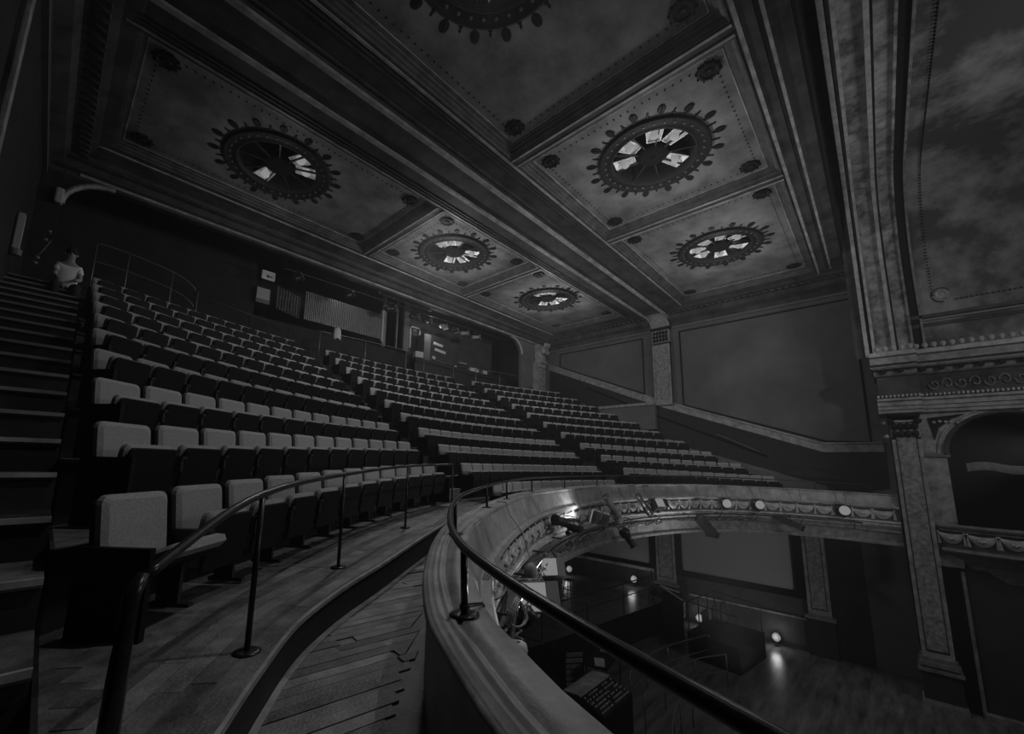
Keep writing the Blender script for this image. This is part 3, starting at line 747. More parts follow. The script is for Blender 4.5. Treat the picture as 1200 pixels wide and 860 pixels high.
# balcony soffit (underside), dark
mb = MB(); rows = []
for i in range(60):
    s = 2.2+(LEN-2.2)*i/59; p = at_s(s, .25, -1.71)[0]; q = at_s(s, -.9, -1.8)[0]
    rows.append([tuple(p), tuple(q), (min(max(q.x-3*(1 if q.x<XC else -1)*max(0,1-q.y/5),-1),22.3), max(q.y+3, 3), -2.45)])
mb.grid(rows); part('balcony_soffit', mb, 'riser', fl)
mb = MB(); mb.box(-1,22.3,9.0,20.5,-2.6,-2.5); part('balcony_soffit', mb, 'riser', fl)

# left wall and rear wall
wl = struct('wall_left'); mb = MB(); mb.box(-1.3,-1.0,1.5,20.5,-7.1,9); part('wall_face', mb, 'dark', wl)
pp = [(-1.0,4.9)]+[(-1.0+.0,6.3)]+[(-1.0+1.3*(1-math.cos(a)),6.3+1.6*math.sin(a)) for a in [PI/2*i/8 for i in range(1,9)]]
mb = MB(); mb.box(-1.0,-.92,7.72,7.98,2.6,7.4); mb.box(-1.0,-.86,7.66,8.04,2.6,2.9); part('pilaster', mb, 'pil', wl); mb = MB(); mb.box(-1.0,-.95,7.6,8.1,2.0,7.5); part('pilaster_backing', mb, 'soffit', wl)
wb = struct('wall_back'); mb = MB(); mb.box(-1.3,22.6,19.5,19.8,3,10.5); part('wall_face', mb, 'dark', wb)
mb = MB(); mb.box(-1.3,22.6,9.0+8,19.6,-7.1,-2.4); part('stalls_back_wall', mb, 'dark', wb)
mb = MB(); mb.box(-1.3,22.6,15.25,19.6,8.6,8.9); part('gallery_ceiling', mb, 'dark', wb)
# gallery opening: wall at each end with rounded corners
def corner(xw, xe, sgn):
    mb = MB(); pts = []
    for i in range(9):
        a = PI/2*i/8; pts.append((xe+sgn*.0+sgn*(.9)*(1-math.sin(a)) if False else xe-sgn*.9*(1-math.cos(a)) , 0))
    # outline: wall edge up to the arc and to the beam
    out = [(xw,3.6),(xe,3.6),(xe,6.6)]
    for i in range(1, 9):
        a = PI/2*i/8; out.append((xe-sgn*1.0*(1-math.cos(a)), 6.6+.87*math.sin(a)))
    out += [(xw,7.47)]
    n = len(out); 
    mb.add([(x,15.0,z) for x,z in out]+[(x,15.2,z) for x,z in out], [tuple(range(n)), tuple(range(n,2*n))[::-1]]+[(i,(i+1)%n,(i+1)%n+n,i+n) for i in range(n)])
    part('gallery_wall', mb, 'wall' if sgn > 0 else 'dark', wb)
    mb = MB(); mb.tube([(x,14.97,z) for x,z in out[2:-1]], .07, 6); part('opening_moulding', mb, 'gilt', wb)
corner(22.3, 19.3, 1); corner(-1.0, -.55, -1)
# scrolled bracket column at the rear right corner
t = thing('bracket_column', 'pale scrolled plaster bracket on a short pilaster at the rear corner', 'column', (20.9,14.95,3.7))
mb = MB(); mb.box(-.45,.45,-.25,.05,0,2.6); part('shaft', mb, 'pil', t)
mb = MB(); mb.box(-.33,.33,-.28,-.25,.7,2.3); part('shaft_field', mb, 'marble', t)
mb = MB(); path = [(.0,-.25,2.3),(.0,-.42,2.7),(.0,-.38,3.0),(0,-.5,3.3),(0,-.75,3.6),(0,-.8,3.75)]
rows = []
for (x,y,z) in spline(path,4): rows.append([(-.32,y+.05,z),(-.26,y,z),(-.1,y-.03,z),(.1,y-.03,z),(.26,y,z),(.32,y+.05,z)])
mb.grid(rows); mb.box(-.32,.32,-.35,.0,2.3,3.75)
part('scroll', mb, 'gilt', t); mb = MB(); mb.lathe([(0,0),(.1,.0),(.16,.04),(.16,.6),(.1,.64),(0,.64)], (-.32,-.55,3.25), 14, Matrix.Rotation(PI/2,4,'Y')); mb.box(-.36,.36,-.5,0,2.55,2.68); part('volute', mb, 'pil', t)

# ================================================================== BOX SIDE: pilaster, entablature, arch ribs, vault, box
BXX = 20.5
wf = struct('wall_front')
def ystrip(prof, y0, y1, m, nm, par=None):   # prof (depth towards -x, z) extruded along y
    mb = MB(); pts = [(BXX+1.2,prof[0][1])]+[(BXX-d,z) for d,z in prof]+[(BXX+1.2,prof[-1][1])]; n = len(pts)
    mb.add([(x,y0,z) for x,z in pts]+[(x,y1,z) for x,z in pts], [tuple(range(n)), tuple(range(n,2*n))[::-1]]+[(i,i+n,(i+1)%n+n,(i+1)%n) for i in range(n)])
    return part(nm, mb, m, par or wf)
YA, YB, YC = -.18, -1.15, -6.5
# breaking forward over the pilaster (dp) and plain over the box
for y0, y1, dp in ((YA-.02,YB,.22),(YB,YC,0.)):
    e = .12 if dp else 0
    ystrip([(dp+.0,2.02),(dp+.04,2.05),(dp+.04,2.14),(dp+.08,2.16),(dp+.08,2.27),(dp+.12,2.29),(dp+.12,2.42),(dp+.18,2.46),(dp+.18,2.54),(dp+.06,2.56)], y0+e, y1, 'pil', 'architrave')
    ystrip([(dp+.02,2.56),(dp+.02,3.36)], y0+e*.5, y1, 'soffit', 'frieze')
    ystrip([(dp+.08,3.34),(dp+.12,3.40),(dp+.12,3.52),(dp+.30,3.56),(dp+.30,3.62)], y0+e, y1, 'fascia', 'bed_moulding')
    ystrip([(dp+.34,3.60),(dp+.36,3.66),(dp+.52,3.70),(dp+.55,3.78),(dp+.6,3.9),(dp+.7,3.94),(dp+.7,4.08),(dp+.1,4.1)], y0+e*1.5, y1, 'pil', 'cornice')
    # rows of dentils, beads and a line of leaf drops on the top edge
    mb = MB(); y = y0+e
    while y > y1+.05: mb.box(BXX-dp-.16,BXX-dp-.1,y-.07,y-.02,2.58,2.66); y -= .1
    o = part('bead_row', mb, 'plaster', wf); o['kind'] = 'stuff'
    y = y0-.04; lm = MB(); lm.lathe([(0,-.09),(.05,-.05),(.075,.03),(.05,.09),(0,.1)], (0,0,0), 8); lme = lm.mesh('crest_leaf', 'pil', True)
    while y > y1+.05: link('crest_leaf', lme, wf, (BXX-dp-.62, y, 4.19)); y -= .2
    y = y0-.15; mm = MB().box(-.14,0,-.06,.06,0,.12).mesh('modillion', 'orn')
    while y > y1+.05: link('modillion', mm, wf, (BXX-dp-.14, y, 3.44)); y -= .42
# scrollwork in the long frieze
mb = MB()
for q in range(16):
    cy = -1.5-q*.3
    mb.tube([(BXX-.05, cy+.13*math.cos(a)*(1-a/9), 2.96+(.2)*math.sin(a)*(1-a/9)*(1 if q%2 else -1)) for a in [i*.45 for i in range(15)]], .022, 5)
o = part('frieze_scrolls', mb, 'fascia', wf); o['kind'] = 'stuff'
# the tall pilaster
t = thing('box_pilaster', 'tall pale marbled pilaster on a dark pedestal beside the stage box', 'column', (BXX,-.66,-7.1))
PW = .33
mb = MB(); mb.box(-.14,.4,-PW-.02,PW+.02,1.4,8.9); part('shaft', mb, 'pil', t)
mb = MB(); mb.box(-.155,-.14,-PW+.10,PW-.10,1.62,8.8); part('shaft_field', mb, 'marble', t)
mb = MB(); mb.box(-.16,-.13,-PW+.08,-PW+.10,1.6,8.82); mb.box(-.16,-.13,PW-.10,PW-.08,1.6,8.82); mb.box(-.16,-.13,-PW+.08,PW-.08,1.58,1.61); mb.box(-.16,-.13,-PW+.08,PW-.08,8.8,8.83); part('field_frame', mb, 'orn', t)
mb = MB(); mb.box(-.2,.4,-PW-.07,PW+.07,1.28,1.4); mb.box(-.28,.4,-PW-.12,PW+.12,1.16,1.28); mb.box(-.22,.4,-PW-.08,PW+.08,1.08,1.16); mb.box(-.32,.4,-PW-.16,PW+.16,1.0,1.08); part('base_moulding', mb, 'fascia', t)
mb = MB(); mb.box(-.24,.4,-PW-.1,PW+.1,.16,1.0); part('pedestal', mb, 'dark', t)
mb = MB(); mb.box(-.3,.4,-PW-.15,PW+.15,0,.12); mb.box(-.27,.4,-PW-.12,PW+.12,.12,.18); part('plinth', mb, 'grey', t)
mb = MB()
for q in range(4):
    for r_ in range(2): mb.lathe([(0,-.13),(.06,-.08),(.085,.0),(.07,.1),(0,.13)], (-.17,-PW+.09+q*.165,8.42+.25*r_), 8)
for sy in (-1,1): mb.lathe([(0,-.04),(.08,-.04),(.1,0),(.08,.04),(0,.04)], (-.2,sy*PW,8.86), 12, Matrix.Rotation(PI/2,4,'Y'))
mb.box(-.2,.4,-PW-.06,PW+.06,9.0,9.12); mb.box(-.15,.4,-PW-.02,PW+.02,8.25,8.32); part('capital', mb, 'orn', t, True)
# small lamps on its left flank
for z, lb in ((1.72,'small pale cleat at the top of the tall pilaster'),(1.25,'small pale cleat lower on the tall pilaster')):
    mb = MB(); mb.lathe([(0,-.06),(.04,-.05),(.05,0),(.03,.06),(0,.07)], (0,0,0), 8); mb.box(-.01,.01,-.1,.1,-.01,.01)
    o = part('wall_cleat', mb, 'white', None, loc=(BXX-.12,-.2,z+E0)); tag(o, lb, 'cleat')
# arch ribs (soffit of the great arch): path rises, turns over to the ceiling
def arch(off=0, n=14):
    R = 3.0-off; x1, zt = BXX-.1-off, 9.75-off; pts = [(x1,4.1),(x1,5.0),(x1,6.0)]
    pts += [(x1-R*(1-math.cos(a)), zt-R+R*math.sin(a)) for a in [PI/2*i/n for i in range(0,n+1)]]
    pts += [(x1-R-2,zt),(x1-R-5,zt),(x1-R-9,zt),(-1,zt)]; return pts
def band(y0, y1, off, m, nm, th=.08, par=None):
    mb = MB(); A = arch(off); B = arch(off-th)
    mb.grid([[(x,y0,z) for x,z in A],[(x,y1,z) for x,z in A]])
    mb.grid([[(x,y0,z) for x,z in B],[(x,y0,z) for x,z in A]]); mb.grid([[(x,y1,z) for x,z in A],[(x,y1,z) for x,z in B]])
    part(nm, mb, m, par or wf)
band(.32,.06,0,'soffit','arch_soffit'); band(.06,-.05,.14,'ribl','arch_rib',.2); band(-.05,-.14,0,'soffit','arch_flute')
band(-.14,-.22,.10,'ribl','arch_rib',.16); band(-.22,-.64,.02,'rib','arch_field'); band(-.64,-.74,.14,'ribl','arch_rib',.2)
band(-.74,-.80,0,'soffit','arch_flute'); band(-.80,-1.12,.03,'rib','arch_field'); band(-1.12,-1.18,.1,'rib','arch_rib',.16); band(-1.18,-1.40,0,'orn','arch_flute'); band(-1.40,-1.46,.06,'fascia','arch_rib',.1)
band(-1.46,-6.5,0,'vault','vault',.05)
mb = MB(); A = arch(0); mb.grid([[(x,.32,z) for x,z in A],[(x,.32,ZP+1.6) for x,z in A]]); mb.box(-1,22.3,.30,.36,ZP-.1,ZP+1.7); part('arch_side', mb, 'orn', wf)
# bead border, corner rosette and moulding of the vault panel
mb = MB()
def pt(s):   # along arch at arc s
    A = arch(.03); acc = 0
    for a, b in zip(A[:-1], A[1:]):
        L = math.dist(a,b)
        if acc+L >= s: t_ = (s-acc)/L; return (a[0]+(b[0]-a[0])*t_, a[1]+(b[1]-a[1])*t_)
        acc += L
    return A[-1]
s = 1.9
while s < 14: x, z = pt(s); mb.box(x-.02,x+.02,-1.80,-1.765,z-.02,z+.02); s += .11
y = -2.3
while y > -6: x, z = pt(1.65); mb.box(x-.02,x+.02,y-.02,y+.02,z-.02,z+.02); y -= .11
o = part('bead_border', mb, 'orn', wf); o['kind'] = 'stuff'
mb = MB(); mb.lathe([(0,.03),(.05,.03),(.07,0),(.12,.035),(.16,.03),(.19,0)], (BXX-.1,-2.0,6.0), 20, Matrix.Rotation(-PI/2,4,'Y')); part('corner_rosette', mb, 'pil', wf)
mb = MB(); mb.tube([(BXX-.12,-2.0+(.2+.03*a)*math.sin(a*1.0),6.0-.0+(.22+.02*a)*math.cos(a)) for a in [i*.4 for i in range(-8,9)]], .015, 5); part('corner_scroll', mb, 'orn', wf)
ystrip([(.05,4.9),(.12,4.95),(.14,5.05),(.05,5.1),(.05,5.2),(.16,5.25),(.16,5.36),(.05,5.4)], -1.15, YC, 'soffit', 'panel_sill')
ystrip([(.16,5.14),(.18,5.17),(.16,5.2)], -1.4, YC, 'grey', 'panel_sill_edge')
ystrip([(0.02,4.1),(.02,5.4)], -.9, YC, 'soffit', 'attic')
# box front wall with arched opening
def box_wall():
    mb = MB(); yc, zs, r = -2.85, .66, 1.32; out = []
    n = 20; arc = [(yc+r*math.cos(a), zs+r*.98*math.sin(a)) for a in [PI*i/n for i in range(n+1)]]   # from near side (y larger) to far
    top = [(-1.0+ (YC+1.0)*i/n, 2.05) for i in range(n+1)]
    for x0 in (BXX+.05,): mb.grid([[(x0,y,z) for y,z in arc],[(x0,top[i][0],top[i][1]) for i in range(n+1)]])
    mb.box(BXX+.05,BXX+.1,-1.53,-1.0,-7.1,.66); mb.add([(BXX+.05,-1.53,.66),(BXX+.05,-1.0,.66),(BXX+.05,-1.0,2.05)],[(0,1,2)])
    mb.box(BXX+.05,BXX+.1,YC,-4.17,-7.1,.66)
    return mb, arc
mb, arc = box_wall(); part('box_wall', mb, 'pil', wf)
mb = MB(); mb.grid([[(BXX+.0,y,z) for y,z in arc],[(BXX+.9,y,z) for y,z in arc]]); part('arch_reveal', mb, 'fascia', wf)
mb = MB(); mb.tube([(BXX+.0,y,z) for y,z in arc], .06, 8); part('arch_moulding', mb, 'soffit', wf)
mb = MB(); mb.tube([(BXX+.02,-2.85+(y+2.85)*1.13,.66+(z-.66)*1.13) for y,z in arc], .03, 8); part('arch_moulding', mb, 'pil', wf)
mb = MB(); mb.add([(BXX+.03,-1.22,1.85),(BXX+.03,-2.1,1.95),(BXX+.03,-1.75,1.78),(BXX+.03,-1.45,1.5),(BXX+.03,-1.32,1.1)],[(0,1,2,3,4)]); part('spandrel_panel', mb, 'orn', wf)
mb = MB()
for q in range(5): mb.lathe([(0,0),(.05,.01),(.03,.03),(0,.03)], (BXX+.01,-1.36-q*.13,1.72-abs(q-1)*.02), 7, Matrix.Rotation(-PI/2,4,'Y'))
part('spandrel_ornament', mb, 'pil', wf)
mb = MB(); mb.box(BXX+.0,BXX+.12,-1.6,-1.0,.56,.68); part('impost', mb, 'fascia', wf)
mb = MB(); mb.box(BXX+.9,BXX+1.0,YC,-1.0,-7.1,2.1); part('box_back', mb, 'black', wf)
mb = MB(); mb.box(BXX+.05,BXX+.12,YC,-1.0,-7.1,-2.9); part('box_lower_wall', mb, 'dark', wf)
mb = MB(); mb.box(BXX-.2,BXX+.3,-6.2,-1.45,-7.1,-6.95); mb.box(BXX-.05,BXX+.1,-1.5,-1.42,-7.1,-3.0); part('box_lower_trim', mb, 'fascia', wf)
# swagged valance inside the box
mb = MB(); rows = []
for i in range(41):
    u = i/40; y = -1.95-2.0*u; zz = .22+.06*math.sin(u*9)
    rows.append([(BXX+.45+.02*math.sin(40*u),y,zz+.14),(BXX+.40+.03*math.sin(60*u),y,zz+.03),(BXX+.44,y,zz-.12)])
mb.grid(rows); o = part('box_valance', mb, 'grey', None, True); tag(o, 'grey gathered valance hanging inside the arched stage box', 'curtain')
# the box balustrade with festoons
t = thing('stage_box', 'bowed plaster front of the stage box with swags beneath its rail', 'balcony', (BXX,-2.85,-1.9))
def bow(y, d): return -d-.55*math.cos(min(1,abs(y)/1.75)*PI/2)
ys = [1.75-3.5*i/24 for i in range(25)]
for nm, prof, m in (('rail_moulding',[(0,.34),(.10,.33),(.14,.28),(.12,.22),(.06,.2),(.08,.14),(.03,.1),(0,.08)],'fascia'),('swag_band',[(.0,.1),(.0,-.42)],'band'),('bottom_moulding',[(0,-.4),(.08,-.42),(.1,-.48),(.05,-.54),(-.1,-.6),(-.4,-.9),(-.55,-1.3)],'fascia')):
    mb = MB(); mb.grid([[(bow(y,d),y,z) for d,z in prof] for y in ys]); part(nm, mb, m, t)
for i in range(6):
    y = 1.5-i*.6; o = link('swag', sw, t, (bow(y,.01),y,-.12)); 
    ty = bow(y-.1,0)-bow(y+.1,0); o.rotation_euler = (0,0,math.atan2(-.2,ty)); o.scale = (1.05,1.2,1.15)

# ================================================================== STALLS
sf = struct('floor', (0,0,0))
mb = MB(); mb.box(-1,22.3,-6.5,17,-7.2,-7.1); part('stalls_floor', mb, 'stage', sf)
# platform under the balcony
pe = spline([(9.5,9.6),(11.5,9.0),(14.4,8.5),(17.0,8.15),(19.8,7.75),(20.6,7.9),(21.0,8.6),(22.3,8.8)],6)
mb = MB(); mb.grid([[(x,y,-5.9),(x,17,-5.9)] for x,y in pe]); part('platform_top', mb, 'deck', sf)
mb = MB(); mb.grid([[(x,y,-5.9),(x,y-.03,-5.9),(x,y-.03,-5.96),(x,y,-5.96),(x,y,-7.1)] for x,y in pe]); part('platform_front', mb, 'black', sf)
mb = MB(); 
for i in range(9): mb.box(9.5+i*1.5,9.52+i*1.5,8.9,17,-5.9,-5.892)
part('platform_joint', mb, 'black', sf)
rp = [(10.5,9.45,-4.75),(12.6,8.88,-4.75),(15.0,8.5,-4.75),(17.4,8.2,-4.75),(19.4,7.95,-4.75),(19.9,8.0,-4.75),(20.6,8.3,-4.75)]
posts_rail('platform_rail', 'dark two-bar guard rail along the front of the stalls platform', rp, [((x,y,-5.9),(x,y,-4.75)) for x,y,_ in rp], 'rail', .022, .024, False, [-.5])
# stepladder
t = thing('stool', 'small open A-frame stool standing on the stalls platform', 'stool', (16.9,10.45,-5.9))
mb = MB(); mb.box(-.16,.16,-.16,.16,.92,.97); part('seat', mb, 'grey', t)
for sx in (-1,1):
    for sy in (-1,1): mb = MB(); mb.tube([(sx*.12,sy*.12,.93),(sx*.28,sy*.28,0)], .02, 6); part('leg', mb, 'grey', t)
for z, w_ in ((.3,.23),(.6,.18)):
    mb = MB()
    for a, b in (((-w_,-w_),(w_,-w_)),((w_,-w_),(w_,w_)),((w_,w_),(-w_,w_)),((-w_,w_),(-w_,-w_))): mb.tube([(a[0],a[1],z),(b[0],b[1],z)], .014, 6)
    part('rung', mb, 'grey', t)
# footlights on the floor and platform
def floor_lamp(label, x, y, z, P):
    t = thing('footlight', label, 'lamp', (x,y,z))
    mb = MB(); mb.lathe([(0,0),(.09,0),(.09,.03),(.03,.05),(.03,.22)], n=12); part('base', mb, 'metal', t)
    mb = MB(); mb.lathe([(0,.18),(.08,.2),(.15,.3),(.14,.4),(.07,.49),(0,.5)], n=14); part('bulb', mb, 'glow', t, True)
    lamp('POINT', (x-.3,y,z+.42), P*.3, .16, name='footlight_lamp')
floor_lamp('glowing footlight farthest left on the stalls platform', 20.9, 12.9, -5.9, 11)
floor_lamp('glowing footlight on the platform just left of the wall pilaster', 21.6, 9.6, -5.9, 11)
floor_lamp('glowing footlight on the stalls floor under the left end of the large screen', 22.0, 6.75, -7.1, 16)
floor_lamp('brightest footlight on the stalls floor under the right end of the large screen', 22.0, 3.85, -7.1, 24)
mb = MB(); mb.box(0,.5,-.25,.25,0,.02); mb = MB(); mb.lathe([(0,0),(.12,0),(.12,.1),(.08,.14),(0,.15)], n=12)
lamp('SPOT', (20.3,2.6,-2.9), 26, .1, (20.2,1.1,-7.1), 'soffit_downlight', 50)
# dark technician riser with rails
t = thing('tech_riser', 'dark boxed riser with tubular frame in the stalls before the large screen', 'platform', (19.3,5.0,-7.1), math.radians(-8))
mb = MB(); mb.box(-1.2,1.2,-.9,.9,0,.85); part('box', mb, 'black', t)
mb = MB(); mb.box(-1.22,1.22,-.92,.92,.85,.9); part('deck', mb, 'pan', t)
for x in (-1.15,-.3,.5,1.15): mb = MB(); mb.tube([(x,.85,.9),(x,.85,1.95),(x+.04,.85,2.0)], .025, 8); part('post', mb, 'rail', t)
mb = MB(); mb.tube([(-1.15,-.85,1.9),(-1.15,.85,2.0),(1.15,.85,2.0),(1.15,-.85,1.9),(1.15,-.85,.9)], .025, 8); part('handrail', mb, 'rail', t)
for x in (-.75,.1,.85): mb = MB(); mb.rbox(.5,.05,.95,1.75,.08,.01,yo=.4); mb.v = [(vx+x,vy,vz) for vx,vy,vz in mb.v]; part('panel', mb, 'riser', t)
# crowd rails curving over the stalls floor
def crowd(label, pts, h=1.0, n=4):
    p3 = [(x,y,-7.1+h) for x,y in pts]; sp = spline(pts, 8); b = [sp[int(i*(len(sp)-1)/(n-1))] for i in range(n)]
    posts_rail('crowd_rail', label, p3, [((x,y,-7.1),(x,y,-7.1+h)) for x,y in b], 'railg', .02, .022, False, [-.5])
crowd('curved grey crowd rail nearest the platform edge in the stalls', [(13.2,6.1),(14.5,6.15),(16.0,6.0),(18.2,5.3)])
crowd('curved grey crowd rail in the middle of the stalls floor', [(12.3,5.3),(13.9,5.35),(15.6,5.0),(16.8,4.4)])
crowd('short grey crowd rail closest to the mixing desk', [(11.2,4.2),(12.4,4.5),(13.6,4.5)])
# mixing position
t = thing('mixing_desk', 'large sound desk with wooden lid and rows of controls below the balcony', 'mixing desk', (11.38,6.13,-7.1), 0)
mb = MB(); mb.box(-.8,.8,-.55,.62,0,.95); part('case', mb, 'black', t)
mb = MB(); mb.add([(-.8,-.55,.95),(.8,-.55,.95),(.8,.1,1.15),(-.8,.1,1.15),(-.8,.1,.95),(.8,.1,.95)],[(0,1,2,3),(3,2,5,4),(0,3,4),(1,5,2)]); part('control_surface', mb, 'pan', t)
kn = MB().lathe([(.022,0),(.022,.03),(0,.032)], (0,0,0), 6).mesh('knob', 'white')
for i in range(17):
    for j in range(6):
        if random.random() < .75: link('knob', kn, t, (-.72+i*.09+random.uniform(-.02,.02), -.46+j*.1, .98+j*.031))
mb = MB()
for i in range(5): mb.box(-.8,.8,.12+i*.105,.22+i*.105,1.16-.01*i,1.2-.01*i)
part('wooden_lid', mb, 'gilt', t)
def rack(label, x, y, rz, h):
    t = thing('equipment_rack', label, 'rack', (x,y,-7.1), rz)
    mb = MB(); mb.box(-.32,.32,-.35,.35,0,h); part('case', mb, 'black', t)
    for k in range(7):
        z = h-.16-k*.17; mb = MB(); mb.box(-.27,.27,-.37,-.35,z,z+.12)
        for q in range(6): mb.lathe([(0,0),(.02,0),(.02,.02),(0,.02)], (-.2+q*.08,-.37,z+.06), 6, Matrix.Rotation(PI/2,4,'X'))
        part('unit', mb, 'grey' if k%2 else 'fascia', t)
rack('tall equipment rack of lit units left of the sound desk', 12.7, 7.85, math.radians(-38), 1.35)
for (x,y,z,rz,lb) in ((12.75,6.85,-5.93,.5,'pale paper sheet at the near end of the side table'),(13.8,7.15,-5.93,.2,'pale paper sheet farther right above the sound desk')):
    mb = MB(); mb.obox((0,0,.0),(.55,.3,.012)); mb.obox((.02,.02,.012),(.5,.27,.01),.06); o = part('paper_sheet', mb, 'white', None, loc=(x,y,z+E0)); o.rotation_euler = (.0,0,rz); tag(o, lb, 'paper')
# table carrying the papers
t = thing('side_table', 'dark side table behind the sound desk', 'table', (13.3,7.0,-7.1), .2)
mb = MB(); mb.box(-.85,.85,-.35,.35,1.09,1.15); part('top', mb, 'pan', t)
for sx in (-.8,.8):
    for sy in (-.3,.3): mb = MB(); mb.box(sx-.02,sx+.02,sy-.02,sy+.02,0,1.09); part('leg', mb, 'iron', t)
# dark case at the platform corner with light edges
t = thing('keyboard_stand', 'dark desk with pale open lid edges and papers at the platform corner', 'desk', (20.0,7.2,-7.1), math.radians(20))
mb = MB(); mb.box(-.6,.6,-.4,.4,0,1.6); part('case', mb, 'black', t)
mb = MB(); mb.tube([(-.6,-.4,1.62),(0,.45,1.95),(.6,-.3,1.62)], .035, 6); part('lid_edge', mb, 'metall', t)
for q,(x,z,a) in enumerate(((-.3,1.5,.2),(.05,1.2,-.3),(.2,.9,.4))): mb = MB(); mb.obox((x-.4,-.45,z),(.3,.04,.16),0,.2,a); part('sheet', mb, 'white', t)

# ================================================================== SPOTLIGHTS ON THE PIPE
def lantern(label, s, aim, L=.75, r=.11, box=False, glow=False, d=.74, dz=-1.02, mt='metal', power=0, gm='glow', sz=1):
    p, tt, nn = at_s(s, d, dz); t = thing('stage_lantern', label, 'stage light', tuple(p))
    v = Vector(aim).normalized(); q = v.to_track_quat('Z','Y'); m = q.to_matrix().to_4x4()
    hang = Vector((0,0,-.22 if dz < -.9 else .2))
    mb = MB(); mb.tube([(0,0,0),hang*.4], .02, 6); mb.lathe([(.028,-.04),(.045,-.04),(.045,.04),(.028,.04)], (0,0,0), 8, Matrix.Rotation(PI/2,4,'X')); part('clamp', mb, 'metall' if mt == 'metall' else 'metal', t)
    mm = Matrix.Translation(hang) @ m
    def tr(mb): mb.v = [tuple(mm @ Vector(v_)) for v_ in mb.v]; return mb
    if box:
        mb = MB(); mb.box(-r,r,-r,r,-L/2,L/2); mb.box(-r*1.08,r*1.08,-r*1.08,r*1.08,L*.28,L*.33)
        for k in range(4): mb.box(-r*1.05,r*1.05,-r*.6,r*.6,-L*.4+k*.05,-L*.4+k*.05+.015)
        part('body', tr(mb), mt, t)
    else:
        mb = MB(); mb.lathe([(0,-L/2),(r*.8,-L/2),(r*1.15,-L/2+.05),(r*1.15,-L*.12),(r*.8,-L*.06),(r*.8,L*.4),(r*.95,L*.41),(r*.95,L/2)], n=14); mb.lathe([(r*1.15,-L*.30),(r*1.25,-L*.30),(r*1.25,-L*.26),(r*1.15,-L*.26)], n=14)
        part('body', tr(mb), mt, t, True)
    mb = MB(); 
    if box: mb.box(-r*.92,r*.92,-r*.92,r*.92,L/2-.005,L/2+.01)
    else: mb.lathe([(r*.9,L/2-.01),(0,L/2-.0)], n=14)
    part('lens', tr(mb), gm if glow else 'metal', t)
    mb = MB()
    mb.tube([(r*1.2,0,-.05),(r*1.25,0,.02),(r*1.1,-.0,.02)], .01, 5); mb.tube([(-r*1.2,0,0),(-r*1.2,r*1.3,0),(r*1.2,r*1.3,0),(r*1.2,0,0)], .012, 5); part('yoke', tr(mb), mt, t)
    if box:
        for sx, ax in ((-1,0),(1,0)):
            mb = MB(); mb.box(sx*r,sx*r*1.9,-r,r,L/2,L/2+.01); part('barn_door', tr(mb), mt, t)
    if power:
        w_ = p+hang+v*(L/2+.03); lamp('SPOT', tuple(w_), power, .06, tuple(w_+v), 'lantern_lamp', 130, .7)
    return t
O = S_OFF
lantern('boxy lantern with bright glowing face nearest the balcony post', O+6.9, (-.55,-.75,.35), .5, .19, True, True, mt='metall', power=9)
lantern('smaller glowing box lantern above and behind the nearest bright one', O+8.7, (-.5,-.7,.3), .4, .15, True, True, mt='metall', power=12)
lantern('white cylinder lantern hanging lowest by the cable coil', O+4.7, (-.1,.2,-1), .5, .07, False, False, mt='white')
lantern('slim tilted profile lantern beside the nearest glowing box', O+7.3, (.3,.1,-1), .8, .085, mt='grey')
lantern('dark snooted lantern lying under the broad glow on the panel', O+10.4, (-1,.1,.25), .9, .12, d=.85, dz=-.85)
lantern('broad glowing lantern facing the parapet left of the long profile spots', O+12.0, (-.5,.85,.25), .4, .15, True, True, mt='metall', power=38, dz=-.86, d=1.15)
lantern('long pale profile spot, left one of the pair leaning over the swags', O+14.1, (-.65,.1,.75), .98, .11, d=.8, dz=-.82, mt='metall')
lantern('long dark profile spot, right one of the pair leaning over the swags', O+16.4, (-.75,.1,.65), .95, .10, d=.8, dz=-.82)
lantern('glowing lantern against the swags right of the profile pair', O+17.3, (-.4,-.6,.5), .35, .15, True, True, power=8, dz=-.86)
lantern('black box lantern pointing down before the large screen', O+19.8, (.75,-.3,-.75), .9, .13, True, d=.85, dz=-1.2)
lantern('round glowing lantern, left of the two paired on the far parapet', O+21.15, (-.8,-.5,.1), .3, .17, False, True, power=9, dz=-.86, d=.66)
lantern('round glowing lantern, right of the two paired on the far parapet', O+22.6, (-.8,-.5,.1), .3, .17, False, True, power=9, dz=-.86, d=.66)
lantern('black wedge lantern hanging below the far fascia', O+23.7, (.2,-.9,-.45), .8, .10, True, d=.8, dz=-1.0)
lantern('lone round glowing lantern nearest the far end of the parapet', O+25.6, (-.9,-.3,.1), .3, .18, False, True, power=10, dz=-.86, d=.66)
lantern('dark spotlight tangled in cable under the long profile pair', O+15.2, (.1,-.6,-.8), .6, .13, d=.8, dz=-1.3)
lantern('small dark spotlight clamped near the cable loops', O+5.9, (-.6,.4,-.5), .5, .1, d=.7)
lantern('small white clamp lantern at the bottom of the picture', O+3.3, (.3,.2,-.8), .35, .09, d=.75, dz=-1.0, mt='white')
